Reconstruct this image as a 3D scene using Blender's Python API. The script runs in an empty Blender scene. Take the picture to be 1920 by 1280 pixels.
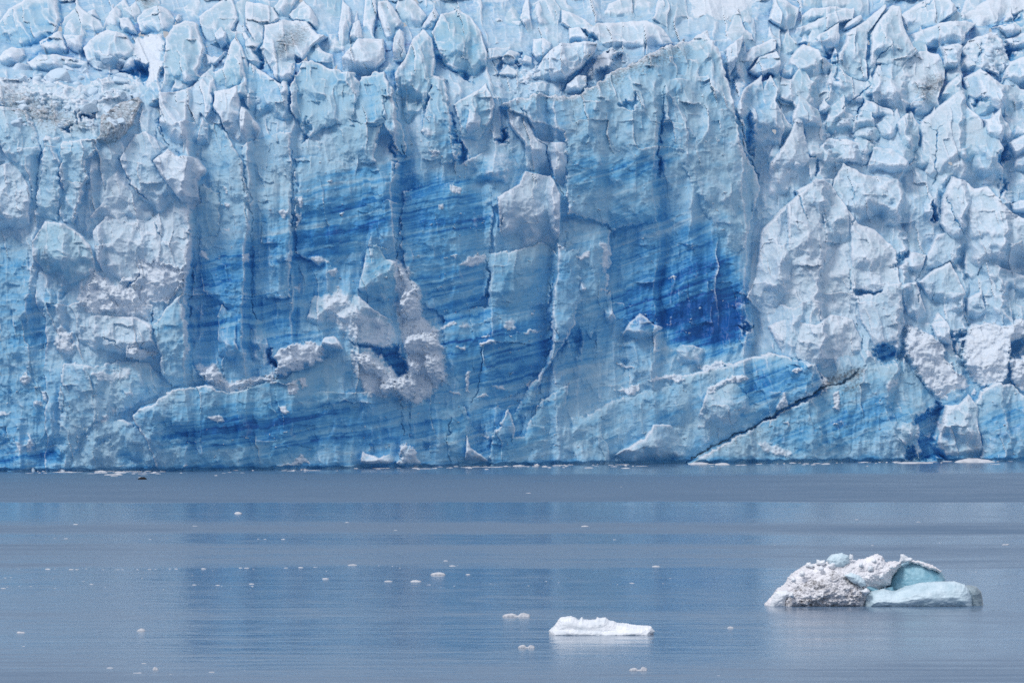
import bpy, bmesh, math, random
import numpy as np

scene = bpy.context.scene
COL = scene.collection
RNG = np.random.RandomState(11)
random.seed(5)

# ------------------------------------------------------------------ camera, sky, sun, exposure
CAM_H = 15.0            # height of the ship's deck above the water, metres
K = 9.375e-5            # radians seen by one pixel of the 1920 px wide photograph (200 mm lens)
HORIZON = 670.0         # row of the horizon in the photograph
cam_d = bpy.data.cameras.new("camera")
cam = bpy.data.objects.new("camera", cam_d)
COL.objects.link(cam)
cam_d.lens = 200.0
cam_d.sensor_width = 36.0
cam_d.clip_start = 1.0
cam_d.clip_end = 20000.0
cam_d.shift_y = 30.0 / 1920.0
cam.location = (0, 0, CAM_H)
cam.rotation_euler = (math.radians(90), 0, 0)
scene.camera = cam

SUN_EL, SUN_AZ = math.radians(50), math.radians(218)     # azimuth clockwise from +Y
world = bpy.data.worlds.new("World")
scene.world = world
world.use_nodes = True
wn, wl = world.node_tree.nodes, world.node_tree.links
wn.clear()
w_out = wn.new("ShaderNodeOutputWorld")
w_bg = wn.new("ShaderNodeBackground")
w_bg.inputs["Strength"].default_value = 0.088
w_sky = wn.new("ShaderNodeTexSky")
w_sky.sky_type = "NISHITA"
w_sky.sun_disc = False
w_sky.sun_elevation = SUN_EL
w_sky.sun_rotation = SUN_AZ
# an overcast layer of cloud over the clear sky: greyer at the horizon, brighter overhead
w_tc = wn.new("ShaderNodeTexCoord")
w_sep = wn.new("ShaderNodeSeparateXYZ")
wl.new(w_tc.outputs["Generated"], w_sep.inputs[0])
w_ramp = wn.new("ShaderNodeValToRGB")
w_ramp.color_ramp.elements[0].position = 0.0
w_ramp.color_ramp.elements[0].color = (3.6, 3.7, 4.3, 1)
w_ramp.color_ramp.elements[1].position = 0.85
w_ramp.color_ramp.elements[1].color = (7.1, 7.55, 8.65, 1)
w_e = w_ramp.color_ramp.elements.new(0.22)
w_e.color = (4.9, 5.15, 5.9, 1)
wl.new(w_sep.outputs[2], w_ramp.inputs[0])
w_mix = wn.new("ShaderNodeMix")
w_mix.data_type = "RGBA"
w_mix.inputs[0].default_value = 0.85
wl.new(w_sky.outputs[0], w_mix.inputs[6])
wl.new(w_ramp.outputs[0], w_mix.inputs[7])
wl.new(w_mix.outputs[2], w_bg.inputs["Color"])
wl.new(w_bg.outputs[0], w_out.inputs["Surface"])

sun_d = bpy.data.lights.new("sun", "SUN")
sun_d.energy = 1.5
sun_d.angle = math.radians(17)
sun_d.color = (1.0, 0.965, 0.93)
sun = bpy.data.objects.new("sun", sun_d)
COL.objects.link(sun)
sun.location = (-60, -50, 120)
sd = (math.sin(SUN_AZ) * math.cos(SUN_EL), math.cos(SUN_AZ) * math.cos(SUN_EL), math.sin(SUN_EL))
from mathutils import Vector
sun.rotation_euler = Vector(sd).to_track_quat("Z", "Y").to_euler()

scene.view_settings.view_transform = "Standard"
scene.view_settings.look = "None"
scene.view_settings.exposure = 0.33
scene.view_settings.gamma = 1.0
scene.render.engine = "CYCLES"
scene.cycles.use_denoising = False
scene.cycles.diffuse_bounces = 5
scene.cycles.max_bounces = 8


# ------------------------------------------------------------------ noise (numpy)
def _hash(ix, iy, seed):
    n = (ix.astype(np.int64) * 374761393 + iy.astype(np.int64) * 668265263 + seed * 1442695041) & 0xFFFFFFFF
    n = ((n ^ (n >> 13)) * 1274126177) & 0xFFFFFFFF
    n = (n ^ (n >> 16)) & 0xFFFFFFFF
    n = (n * 2246822519) & 0xFFFFFFFF
    return ((n ^ (n >> 15)) & 0xFFFFFF).astype(np.float64) / 16777216.0


def perlin(x, y, seed=0):
    x0, y0 = np.floor(x), np.floor(y)
    fx, fy = x - x0, y - y0
    u, v = fx * fx * fx * (fx * (fx * 6 - 15) + 10), fy * fy * fy * (fy * (fy * 6 - 15) + 10)
    r = []
    for oy in (0, 1):
        for ox in (0, 1):
            a = _hash(x0 + ox, y0 + oy, seed) * (2 * math.pi)
            r.append(np.cos(a) * (fx - ox) + np.sin(a) * (fy - oy))
    return ((r[0] * (1 - u) + r[1] * u) * (1 - v) + (r[2] * (1 - u) + r[3] * u) * v) * 1.5


def fbm(x, y, octv=4, seed=0, gain=0.5):
    s, a, t = 0, 1.0, 0
    for o in range(octv):
        s = s + a * perlin(x * 2 ** o + 17.3 * o, y * 2 ** o - 9.1 * o, seed + o)
        t += a
        a *= gain
    return s / t


def ridged(x, y, octv=4, seed=0, gain=0.5):
    s, a, t = 0, 1.0, 0
    for o in range(octv):
        s = s + a * (1 - 2 * np.abs(perlin(x * 2 ** o + 7.7 * o, y * 2 ** o + 3.1 * o, seed + o)))
        t += a
        a *= gain
    return s / t


def facets(x, y, seed=0, tilt=0.8, curve=0.9, upper=False):
    """Envelope of tilted paraboloids, one per jittered cell: broken ice facets meeting in straight sharp edges
    (lower envelope: hollows between ridges; upper: lumps between creases)."""
    x0, y0 = np.floor(x), np.floor(y)
    best = None
    sg = -1.0 if upper else 1.0
    for oy in (-1, 0, 1):
        for ox in (-1, 0, 1):
            cx, cy = x0 + ox, y0 + oy
            dx = x - (cx + 0.15 + 0.7 * _hash(cx, cy, seed))
            dy = y - (cy + 0.15 + 0.7 * _hash(cx, cy, seed + 1))
            h = (_hash(cx, cy, seed + 2) - 0.5) * 0.5 + tilt * ((_hash(cx, cy, seed + 3) - 0.5) * dx + (_hash(cx, cy, seed + 4) - 0.5) * dy)
            h = h + sg * curve * (dx * dx + dy * dy)
            best = h if best is None else (np.maximum(best, h) if upper else np.minimum(best, h))
    return best


def smooth(t):
    t = np.clip(t, 0, 1)
    return t * t * (3 - 2 * t)


def poly_sdf(X, Y, P):
    """Signed distance to a polygon, positive inside."""
    d2 = np.full(X.shape, 1e18)
    ins = np.zeros(X.shape, bool)
    n = len(P)
    for i in range(n):
        ax, ay = P[i]
        bx, by = P[(i + 1) % n]
        ex, ey = bx - ax, by - ay
        L = ex * ex + ey * ey + 1e-9
        t = np.clip(((X - ax) * ex + (Y - ay) * ey) / L, 0, 1)
        qx, qy = X - ax - t * ex, Y - ay - t * ey
        d2 = np.minimum(d2, qx * qx + qy * qy)
        c = ((ay > Y) != (by > Y))
        if ey != 0:
            ins ^= c & (X < ex * (Y - ay) / ey + ax)
    d = np.sqrt(d2)
    return np.where(ins, d, -d)


def line_dist(X, Y, P):
    d2 = np.full(X.shape, 1e18)
    for (ax, ay), (bx, by) in zip(P[:-1], P[1:]):
        ex, ey = bx - ax, by - ay
        t = np.clip(((X - ax) * ex + (Y - ay) * ey) / (ex * ex + ey * ey + 1e-9), 0, 1)
        d2 = np.minimum(d2, (X - ax - t * ex) ** 2 + (Y - ay - t * ey) ** 2)
    return np.sqrt(d2)


REG = {"A": (0, 0, 2.909), "B": (640, 0, 2.909), "C": (1280, 0, 2.909),
       "D": (0, 440, 2.783), "E": (640, 440, 2.783), "F": (1280, 440, 2.783),
       "G": (0, 840, 2.909), "H": (640, 840, 2.909), "I": (1280, 840, 2.909),
       "J": (1400, 1000, 4.0), "L": (920, 1120, 5.647), "P": (0, 0, 1.0)}


def pts(reg, s):
    x0, y0, k = REG[reg]
    return [(x0 + float(a) / k, y0 + float(b) / k) for a, b in (q.split(",") for q in s.split())]


# ------------------------------------------------------------------ the glacier front, traced in (column, row) of its own face
DEF = {
    "serac": dict(f=4, b=3.0, r=13, bl=.16, sn=.35, d=0, t=.1, k="ice", g=0),
    "pinnacle": dict(f=5, b=3.5, r=15, bl=.16, sn=.30, d=0, t=.2, k="ice", g=0),
    "ice_spire": dict(f=4, b=3.5, r=15, bl=.16, sn=.30, d=0, t=.2, k="ice", g=0),
    "ice_slab": dict(f=4, b=2.0, r=9, bl=.10, sn=.55, d=0, t=0, k="slab", g=0),
    "ice_wall": dict(f=4, b=1.6, r=9, bl=.42, sn=.05, d=0, t=.2, k="wall", g=0),
    "snow_heap": dict(f=6.6, b=2.5, r=10, bl=.0, sn=1.0, d=0, t=0, k="snow", g=0),
    "rubble_bed": dict(f=5, b=1.5, r=18, bl=.14, sn=.6, d=.12, t=.1, k="rubble", g=0),
}
SLABS = """
A serac f=3 b=5 r=22 bl=.26 sn=.2 g=-2 : 0,120 60,60 170,0 320,0 325,110 300,180 200,250 130,300 20,270 -90,230 -90,120
A serac f=5 bl=.1 : 20,290 70,258 125,265 140,300 100,350 20,365 0,330
A serac f=0 bl=.1 : 310,180 340,90 430,30 490,80 545,110 560,170 440,200
A serac f=0 bl=.08 : 470,70 520,50 545,105 500,110
A pinnacle f=2 : 330,210 370,110 410,85 445,120 460,190 440,290 360,240
A serac f=1 : 545,150 600,80 640,40 665,60 660,110 650,180 560,190
A pinnacle f=-1 bl=.05 : 660,60 740,5 765,60 775,110 740,170 690,95
A serac f=2 : 650,110 700,95 730,140 745,190 660,185
A serac f=2 b=4 r=18 : 750,100 790,55 870,35 930,60 955,110 940,180 890,220 800,180 760,180
A pinnacle f=3 b=1.5 : 955,110 985,75 990,110 965,135
A serac f=7 b=5 r=20 bl=.18 g=-2 : 460,270 520,200 600,170 700,200 740,260 735,330 690,390 590,405 500,370 470,320
A serac f=5 : 340,190 450,200 460,260 440,295 380,270
A serac f=5 bl=.14 : 215,230 330,175 370,270 340,330 230,320
A serac f=6 bl=.1 : 140,340 220,300 330,300 480,335 470,380 350,380 180,390
A snow_heap f=6 sn=.8 bl=.05 : 730,200 880,180 920,230 900,300 890,420 870,510 815,490 800,370 740,340 720,280
A pinnacle f=9 b=4 r=16 t=.4 bl=.22 d=.08 : 910,210 950,145 1020,120 1085,135 1100,200 1120,270 1100,330 1080,400 1110,450 1000,495 880,515 895,400 890,350 905,280
A pinnacle f=3 b=4 : 1080,90 1200,10 1270,-20 1300,100 1260,170 1340,180 1390,240 1370,290 1250,290 1190,290 1130,260 1095,150
A pinnacle f=6 b=2 bl=.05 : 1175,190 1210,150 1240,190 1235,240 1200,260
A snow_heap f=6 b=2 : 1095,370 1130,330 1230,275 1225,310 1170,370
A pinnacle f=8 b=3 t=.5 bl=.24 : 1240,300 1260,240 1290,200 1320,250 1350,340 1370,450 1310,480 1240,490 1150,500 1145,400 1220,370
A serac f=4 bl=.12 : 1345,10 1490,40 1530,100 1440,150 1430,230 1410,370 1385,300 1400,240 1340,150
A pinnacle f=3 : 1570,80 1660,5 1720,80 1760,180 1690,130 1600,110
A pinnacle f=1 : 1490,40 1560,-40 1640,-20 1590,60 1540,110
A serac f=7 b=3 r=14 sn=.5 d=.1 : 1440,140 1560,110 1680,125 1740,190 1790,200 1700,260 1650,330 1610,310 1590,440 1500,440 1480,380 1430,300
A serac f=7 b=3 bl=.14 : 1490,360 1590,300 1610,330 1605,470 1560,480 1490,420
A ice_wall f=8 b=3 bl=.30 t=.3 : 1580,520 1610,440 1650,340 1700,330 1790,370 1860,390 1940,400 1940,700 1780,700 1690,760 1640,700 1600,640
A serac f=7 bl=.25 b=2 t=.2 : 1360,340 1420,380 1550,470 1600,640 1590,700 1500,700 1420,740 1390,640 1330,560 1310,470
A ice_slab f=8 bl=.17 : 870,515 1000,490 1110,430 1160,500 1165,590 1120,660 1090,620 1070,770 1060,860 940,820 860,700 870,620
A ice_slab f=8.5 bl=.22 sn=.25 : 1070,770 1095,640 1140,680 1140,850 1060,860
A ice_slab f=8 sn=.5 : 1170,500 1300,470 1310,560 1320,780 1290,805 1250,760 1200,650 1165,590
A ice_slab f=9 : 1310,580 1340,590 1425,700 1400,760 1330,800 1310,790
A rubble_bed f=5 d=.12 : -200,440 0,440 200,430 420,480 600,420 780,470 810,520 650,570 560,640 520,740 420,770 300,750 210,700 150,620 60,640 0,560 -200,560
A serac f=10 b=3 r=14 d=.62 sn=.4 bl=.1 : 550,640 650,560 760,530 785,560 750,620 720,690 640,780 560,830 500,890 490,800 540,740
A ice_wall f=8 b=3 bl=.2 sn=.2 d=.1 : -200,580 0,580 60,600 150,600 225,800 215,950 180,1150 160,1000 60,900 0,800 -200,800
A serac f=10 b=3 sn=.6 bl=.12 d=.05 : -200,900 0,900 60,880 130,960 170,1060 160,1200 170,1330 0,1400 -200,1400
A ice_wall f=9 b=3 bl=.2 sn=.2 d=.15 : 230,820 260,740 330,760 340,850 330,960 345,1060 320,1220 180,1180 190,1100 230,950
A ice_wall f=10 b=3 bl=.2 sn=.2 d=.18 : 335,780 440,770 530,760 530,830 480,890 490,960 440,1100 410,1230 325,1200 355,1060 330,950
A ice_slab f=5 g=1 bl=.12 : 490,900 560,840 665,820 640,890 580,980 560,1110 560,1200 410,1250 440,1120 480,1000
A ice_slab f=6 g=.6 sn=.6 : 640,890 720,1010 830,1150 890,1300 400,1330 420,1250 560,1110 580,990
A ice_slab f=8 g=.6 bl=.15 sn=.4 : 670,830 730,730 800,720 910,800 830,880 960,1050 1030,1165 1030,1300 890,1300 720,1020 655,880
A ice_slab f=11 b=2.5 sn=.75 bl=.04 : 830,880 920,810 960,850 1070,860 1130,930 1080,990 1090,1110 1030,1165 960,1060 880,960
A ice_wall f=8 bl=.3 t=.3 : 1090,1000 1200,1050 1200,1300 1030,1300 1030,1165 1090,1110
A ice_wall f=7 bl=.30 t=.2 : 1130,700 1200,650 1290,810 1330,900 1375,1180 1380,1330 1100,1330 1200,1050 1100,1000 1140,930 1080,860
A ice_wall f=6.5 bl=.34 t=.1 : 1320,800 1430,740 1600,720 1600,1000 1600,1300 1380,1330 1370,1180 1330,900
B serac f=-6 b=2 r=20 k=slab bl=.1 sn=.45 : 690,-60 920,-60 970,100 1040,200 1030,280 900,290 830,270 780,180 700,60
B pinnacle f=0 b=2 r=6 : 985,70 1010,-20 1030,10 1045,180 1040,210 970,100
B serac f=-3 k=slab : 1040,20 1150,-40 1200,60 1190,140 1130,220 1050,200
B serac f=0 b=2 : 1200,60 1290,90 1390,150 1500,240 1440,260 1340,170 1240,150 1200,130
B serac f=-3 : 1400,110 1460,20 1590,-30 1600,100 1640,120 1400,130
B serac f=-8 : 1590,-40 1740,-40 1700,110 1640,120 1600,100
B serac f=-2 bl=.22 : 1700,110 1740,-40 1900,-40 1900,230 1800,160
B ice_slab f=1 bl=.12 : 1350,170 1400,130 1660,115 1750,150 1830,235 1700,260 1530,280 1450,260
B serac f=2 b=2 : 1240,150 1300,150 1350,210 1355,245 1250,245
B serac f=3 : 1045,210 1110,210 1150,240 1140,290 1080,350 1040,290
B pinnacle f=2 b=2 : 870,330 920,280 980,290 960,390 900,350
B pinnacle f=3 b=2 : 970,370 1000,300 1040,310 1040,370
B serac f=4 b=2 sn=.5 : 860,420 910,355 960,390 970,440 900,450
B snow_heap f=4 b=2 : 860,450 980,420 1070,350 1090,400 1010,490 960,500
B serac f=9 b=4 r=16 sn=.5 g=-3 : 1005,500 1100,320 1190,250 1290,240 1395,250 1380,300 1310,370 1240,420 1200,490 1100,500
B serac f=9 b=2 sn=.5 : 1230,460 1290,405 1345,415 1345,470 1290,515 1210,515
B snow_heap f=7 : 1360,350 1420,280 1530,270 1560,300 1480,360 1380,420 1340,440
P ice_wall f=8.2 b=3 r=18 bl=.34 sn=.16 t=.25 d=.16 g=-.85 : 935,200 1010,178 1080,180 1150,140 1250,88 1300,78 1322,66 1330,100 1355,108 1370,170 1390,270 1420,320 1435,350 1425,420 1402,480 1350,490 1300,410 1230,370 1060,370 1060,250 1000,230
P ice_slab f=9.6 b=2 sn=.5 d=.2 bl=.1 : 1085,178 1150,140 1250,90 1300,80 1290,110 1200,140 1130,190 1060,200
P ice_wall f=9.4 b=2 bl=.24 sn=.3 t=.3 g=-.5 : 1245,160 1300,85 1325,66 1355,108 1370,170 1390,270 1430,350 1400,470 1350,480 1330,420 1290,330 1260,260
P serac f=10 b=2 bl=.2 t=.3 sn=.4 : 1195,165 1260,185 1245,215 1190,205
P ice_wall f=8.4 v=2 b=2 bl=.32 t=.3 sn=.1 : 1060,260 1230,240 1245,330 1240,420 1150,430 1065,400
P ice_wall f=7.4 v=2 b=2 bl=.36 t=.2 : 1065,400 1150,430 1140,560 1110,640 1060,560
P ice_wall f=7.6 v=2 b=2 bl=.36 t=.2 k=flute : 470,300 545,290 552,470 545,560 480,560 470,440
P ice_wall f=7.2 v=2 b=2 bl=.40 k=band : 555,300 640,290 735,300 745,400 735,480 600,500 556,480
P ice_wall f=7.8 v=2 b=2 bl=.38 k=band : 755,360 930,330 925,430 915,560 850,610 780,560 750,460
P ice_wall f=7.2 v=2 b=2 bl=.40 k=band : 830,590 1030,560 1035,640 1010,720 900,770 840,740
B pinnacle f=8 b=6 r=30 t=.6 bl=.3 sn=.1 g=-1.5 k=flute : 490,180 540,90 640,60 720,110 770,180 800,300 785,420 730,480 700,430 640,400 560,340 520,260
B pinnacle f=9 b=4 r=18 t=.5 bl=.3 k=flute : 340,330 390,220 450,160 500,210 520,330 500,450 460,580 420,720 350,700 310,640 290,400
B pinnacle f=6 b=2 r=8 bl=.12 d=.1 : 275,330 290,200 320,160 345,180 350,260 362,300 340,340
B pinnacle f=3 b=2.5 d=.08 : 200,20 260,10 340,130 300,160 270,280 240,200 200,80
B pinnacle f=3 b=2.5 bl=.2 : 110,200 130,-20 190,-20 200,70 175,190 220,260 150,260
B pinnacle f=0 bl=.12 : 290,50 320,-40 380,-20 470,80 430,140 350,150
B pinnacle f=2 : 430,150 480,80 510,40 540,80 500,170
B pinnacle f=3 b=3 bl=.15 : -10,150 10,0 50,40 60,130 30,290 -20,300
B pinnacle f=4 bl=.12 : 40,250 60,130 100,110 120,200 100,250
B serac f=8 b=3 sn=.5 d=.1 bl=.05 : 45,280 100,215 235,215 240,330 170,390 100,410 0,400 0,320
B serac f=10 b=3 t=.5 bl=.2 : -60,430 0,400 60,400 105,450 100,520 60,600 0,650 -50,600
B ice_wall f=8 b=3 r=14 bl=.34 t=.35 : -60,620 0,650 60,600 110,420 190,390 250,400 290,500 310,650 350,680 355,780 350,860 310,830 280,760 230,690 220,720 190,900 0,900 -60,800
B ice_wall f=7 b=2.5 bl=.36 t=.3 k=flute : 500,400 580,440 600,640 640,720 660,880 560,900 440,720 470,560
B serac f=8 b=3 bl=.3 t=.4 : 615,570 650,540 740,500 790,460 840,570 830,640 740,800 700,860 660,800 640,660
B serac f=10 b=2 sn=.5 : 680,700 700,600 720,595 765,640 760,720 700,780
B ice_slab f=10 b=2 sn=.5 bl=.1 : 905,600 990,580 1060,740 1130,800 1160,970 1010,930 1000,780 920,690
B serac f=10.5 b=2.5 sn=.4 bl=.16 d=.1 : 990,590 1130,560 1250,600 1290,690 1240,780 1120,760 1080,770 1040,680
B ice_slab f=9.5 b=2 bl=.14 : 1080,770 1240,780 1220,1060 1160,970 1130,820
B serac f=7 bl=.34 t=.3 : 660,890 830,800 880,760 990,930 900,1060 830,1130 700,1000
P serac f=11 b=3 r=10 sn=.6 bl=.08 k=ice : 985,322 1035,330 1052,365 1050,440 1040,462 1015,450 990,462 950,478 915,470 938,432 933,370 945,360 975,345
P ice_wall f=7.5 b=2 r=12 bl=.34 t=.35 : 918,478 950,476 1020,452 1046,478 1030,570 965,585 918,580
C pinnacle f=13 b=2 t=.4 : 20,250 60,210 130,180 150,230 160,330 60,350 10,330
C pinnacle f=12 b=2 : 225,280 330,200 330,230 290,350 260,430 240,340
C serac f=-6 b=2 r=30 k=smooth sn=.85 bl=.05 : 20,-60 330,-60 440,60 480,120 580,180 600,215 520,200 400,215 330,210 150,210 60,195 20,100
C pinnacle f=2 b=3 : 470,110 490,-10 530,-10 640,60 620,150 570,165 500,130
C serac f=-4 k=slab sn=.5 bl=.05 : 640,60 700,-60 920,-60 960,60 850,60
C serac f=1 b=2 r=8 : 650,90 700,50 840,40 890,60 900,110 850,130 760,120 660,140
C serac f=3 b=2 r=8 : 630,150 750,110 850,60 940,40 930,110 850,130 720,210 610,200
C serac f=4 b=2 : 720,210 850,125 860,190 860,260 780,270
C serac f=3 : 880,180 900,120 970,75 990,100 950,150
C pinnacle f=9 b=4 r=18 k=slab sn=.3 bl=.16 : 890,190 1000,110 1100,25 1105,60 1060,130 1025,180 1010,300 1015,450 900,430 855,420 850,300 885,240
C pinnacle f=10.5 b=4 r=20 k=slab sn=.3 bl=.14 : 1028,190 1070,110 1130,40 1170,50 1200,130 1230,210 1255,260 1290,290 1180,380 1100,355 1060,350 1022,440
C serac f=5 b=3 : 550,400 600,300 660,240 740,280 760,320 840,360 830,430 700,430 640,440
C serac f=9 b=3 bl=.18 : 370,390 410,320 510,285 540,350 520,430 470,400 440,430
C serac f=6 : 300,340 380,260 490,215 515,230 510,280 400,330 350,400 280,480 270,400
C serac f=9 b=3 r=16 sn=.4 : 290,600 340,480 440,410 440,490 480,405 520,490 510,560 540,600 560,700 540,800 460,900 400,880 320,700
C ice_slab f=8 sn=.6 bl=.1 : 480,880 560,780 640,600 680,760 700,870 600,1000 530,1130 470,1160 460,1000
C serac f=6 sn=.45 : 540,420 640,440 720,560 760,680 720,860 690,860 650,650 600,560 530,540
C serac f=2 sn=.5 : 690,400 800,370 850,430 800,450 720,560 650,490
C ice_slab f=3 k=slab sn=.5 : 720,560 800,450 930,425 1020,450 980,560 870,610 760,640
C serac f=5 b=3 sn=.5 : 760,680 850,600 930,620 960,650 930,760 850,750
C serac f=7 b=3 sn=.4 t=.3 : 930,760 950,690 1060,690 1090,740 1040,800
C serac f=6 b=4 r=18 sn=.55 bl=.1 : 1020,480 1070,350 1140,380 1300,280 1400,290 1440,380 1430,460 1380,600 1300,650 1180,600 1050,560
C ice_slab f=5 bl=.2 : 950,670 1000,540 1150,600 1170,660 1050,680
C pinnacle f=9 b=3 t=.3 : 1160,670 1230,615 1270,640 1300,740 1300,850 1240,900 1200,800
C serac f=7 sn=.5 : 1060,680 1100,650 1160,700 1180,800 1130,810 1090,750
C serac f=7 b=3 r=18 k=slab sn=.5 bl=.1 : 1300,660 1430,560 1530,480 1560,580 1640,650 1660,760 1740,900 1750,1100 1560,1000 1400,1020 1340,1060 1310,800
C serac f=8 b=3 sn=.6 : 735,820 800,750 900,760 1000,800 1040,890 1010,900 900,880 830,970 750,970
C serac f=9 b=3 sn=.55 k=ice : 1040,800 1140,810 1240,900 1300,860 1310,1000 1190,980 1010,940
C serac f=10 b=4 sn=.55 : 830,980 880,890 1000,950 1190,980 1240,1060 1300,1200 1230,1300 950,1240 880,1150 825,1070
C serac f=10 b=3 sn=.5 : 620,1040 720,980 830,975 820,1060 880,1140 940,1220 900,1300 710,1260 660,1120
C serac f=8 sn=.6 : 1300,1210 1330,1050 1400,1040 1420,1100 1380,1260 1300,1290 1230,1290
P serac f=13 b=4 r=14 sn=.6 bl=.1 k=ice : 1765,420 1768,375 1785,332 1810,338 1828,355 1850,350 1875,378 1900,400 1990,440 1990,560 1930,560 1870,520 1830,500 1790,455
C serac f=-2 k=smooth sn=.8 bl=.04 : 1480,110 1660,5 1700,-60 2000,-60 2000,60 1862,60 1700,130 1600,170 1540,120
C serac f=1 k=slab sn=.5 : 1190,80 1300,10 1420,-20 1500,60 1400,140 1260,180 1240,140
C serac f=4 sn=.4 k=slab : 1260,180 1400,130 1530,120 1610,130 1550,190 1540,240 1400,260 1280,250
C serac f=6 : 1410,260 1500,240 1530,260 1500,390 1440,370
C serac f=8 b=2 t=.4 : 1420,310 1500,320 1495,380 1430,380
C rubble_bed f=4 d=.02 sn=.6 : 1550,240 1700,170 1780,280 1740,420 1600,370 1530,300
C serac f=4 bl=.2 : 1700,150 1760,130 1830,150 1862,200 1780,210
C serac f=5 bl=.2 : 1760,220 1862,180 1950,200 1950,300 1850,300
C serac f=7 sn=.5 : 1740,460 1780,340 1862,310 1960,330 1960,480 1850,480
C serac f=8 sn=.5 : 1540,420 1620,380 1740,460 1860,480 1960,500 1960,660 1760,630 1640,560 1560,520
C serac f=10 b=3 sn=.6 : 1640,650 1760,640 1750,760 1740,800 1670,760
C serac f=10 b=3 sn=.5 : 1780,780 1862,740 1960,740 1960,900 1830,890
C serac f=9 sn=.5 : 1800,1110 1850,1090 1950,1090 1950,1170 1830,1180
P serac f=10.5 b=3 r=16 sn=.65 bl=.08 k=ice g=-.3 u=0 : 1415,480 1430,430 1475,385 1530,335 1560,345 1590,390 1610,420 1640,430 1680,470 1685,510 1690,560 1700,610 1685,640 1640,655 1625,690 1590,705 1550,715 1510,680 1470,668 1440,655 1400,668 1405,630 1425,590 1395,560 1410,525
P serac f=12 b=3 sn=.6 bl=.1 u=1.5 : 1418,520 1430,430 1475,390 1490,470 1480,560 1440,600 1400,560
P serac f=12.5 b=3 sn=.6 bl=.08 u=1.5 : 1475,385 1530,335 1550,420 1545,500 1490,540 1480,470
P serac f=12 b=3 sn=.5 bl=.12 u=1.5 : 1530,335 1560,345 1590,390 1600,500 1550,520 1548,420
P serac f=12.5 b=3 sn=.6 bl=.08 u=1.5 : 1595,420 1640,430 1680,470 1660,530 1620,545 1598,500
P ice_slab f=12 b=3 sn=.5 bl=.12 u=0 : 1600,545 1690,530 1700,610 1685,640 1640,650 1615,600
P serac f=13 b=2.5 r=12 sn=.7 bl=.06 u=0 : 1440,610 1470,600 1530,610 1560,590 1600,597 1618,640 1625,690 1590,705 1550,715 1510,680 1470,665
F serac f=10 sn=.6 : 1120,170 1200,90 1280,110 1240,230 1190,250
F ice_slab f=11 sn=.35 bl=.16 : 1130,260 1220,250 1280,400 1295,510 1200,490 1165,380
F serac f=12 sn=.6 b=3 : 1300,470 1340,400 1390,480 1400,590 1420,640 1330,560
F ice_slab f=9 sn=.35 bl=.15 : 1230,250 1320,180 1400,140 1480,300 1500,400 1495,510 1400,510 1340,400 1290,330
F ice_slab f=10 sn=.4 bl=.14 : 1480,330 1560,290 1590,420 1540,520 1500,490
F ice_slab f=7 sn=.45 bl=.14 : 1280,110 1330,0 1480,-40 1480,300 1400,140 1240,230
F ice_slab f=9 sn=.4 bl=.15 : 1480,-40 1560,20 1620,150 1900,250 1900,460 1700,480 1590,420 1560,290 1480,200
F snow_heap f=13 b=3 sn=.9 : 1150,570 1180,470 1290,510 1340,560 1410,680 1480,740 1550,800 1530,960 1440,900 1370,880 1290,820 1210,720 1170,640
F snow_heap f=14 b=3 sn=.85 : 1460,600 1470,540 1500,490 1590,460 1700,470 1781,430 1950,420 1950,560 1720,560 1720,640 1700,780 1620,800 1560,800 1470,700
F snow_heap f=15 b=3 sn=.7 : 1700,660 1781,620 1950,600 1950,820 1781,830 1730,770
F ice_wall f=13 b=3 sn=.3 bl=.25 t=.2 : 1560,820 1620,780 1730,780 1781,830 1950,820 1950,1260 1540,1260 1570,1100 1530,960
F serac f=15 b=3 sn=.5 t=.3 bl=.15 : 1330,1090 1370,890 1440,890 1500,830 1550,900 1545,1000 1570,1100 1620,1230 1380,1230
F ice_wall f=12 b=3 r=14 bl=.34 t=.3 sn=.1 : 20,1200 310,1040 520,935 730,825 930,705 1160,640 1210,720 1340,860 1370,900 1330,1090 1400,1260 20,1260
F serac f=13 b=3 sn=.4 t=.3 bl=.2 : 1070,1000 1200,950 1260,1000 1230,1070 1270,1170 1180,1160 1160,1100
F ice_wall f=11 b=3 bl=.38 t=.2 sn=.1 k=band : -560,1260 -580,960 -300,850 -60,800 -20,740 130,700 250,690 330,640 460,620 700,680 740,800 520,930 310,1035 20,1210 20,1260
F serac f=14 b=3 r=14 sn=.4 bl=.16 t=.3 : 90,930 130,800 250,750 330,730 380,820 430,880 310,1015 90,1150 80,1000
F serac f=9 b=3 r=14 sn=.4 bl=.18 t=.2 : -180,560 -120,500 0,570 150,600 320,635 330,690 130,700 -20,740 -120,680 -300,720
D serac f=11 b=4 r=18 t=.5 bl=.18 sn=.25 d=.12 : 170,30 230,-70 340,-60 420,0 480,60 500,170 460,260 360,340 300,270 230,200 180,130
D ice_slab f=8 b=3 r=14 sn=.6 bl=.1 v=3 : 480,-20 600,-140 760,-70 900,-180 1000,-120 1000,120 990,180 960,300 880,400 800,470 740,380 640,300 540,230 500,130
D snow_heap f=11 b=2 sn=.95 : 690,140 770,110 860,140 920,170 980,155 985,240 940,320 880,370 740,370 730,300 680,280 600,260 720,190
D snow_heap f=10 b=3 r=14 sn=.8 bl=.04 : 440,340 500,170 540,230 600,265 700,290 760,370 800,470 700,430 560,420 450,430 400,360
D ice_slab f=9 b=3 r=14 sn=.5 bl=.12 : 390,430 560,420 700,430 800,470 800,540 830,620 800,670 640,660 480,690 400,660 390,560 370,470
D snow_heap f=12 b=2 sn=1 : 650,610 710,560 740,590 830,620 800,665 660,655
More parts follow.
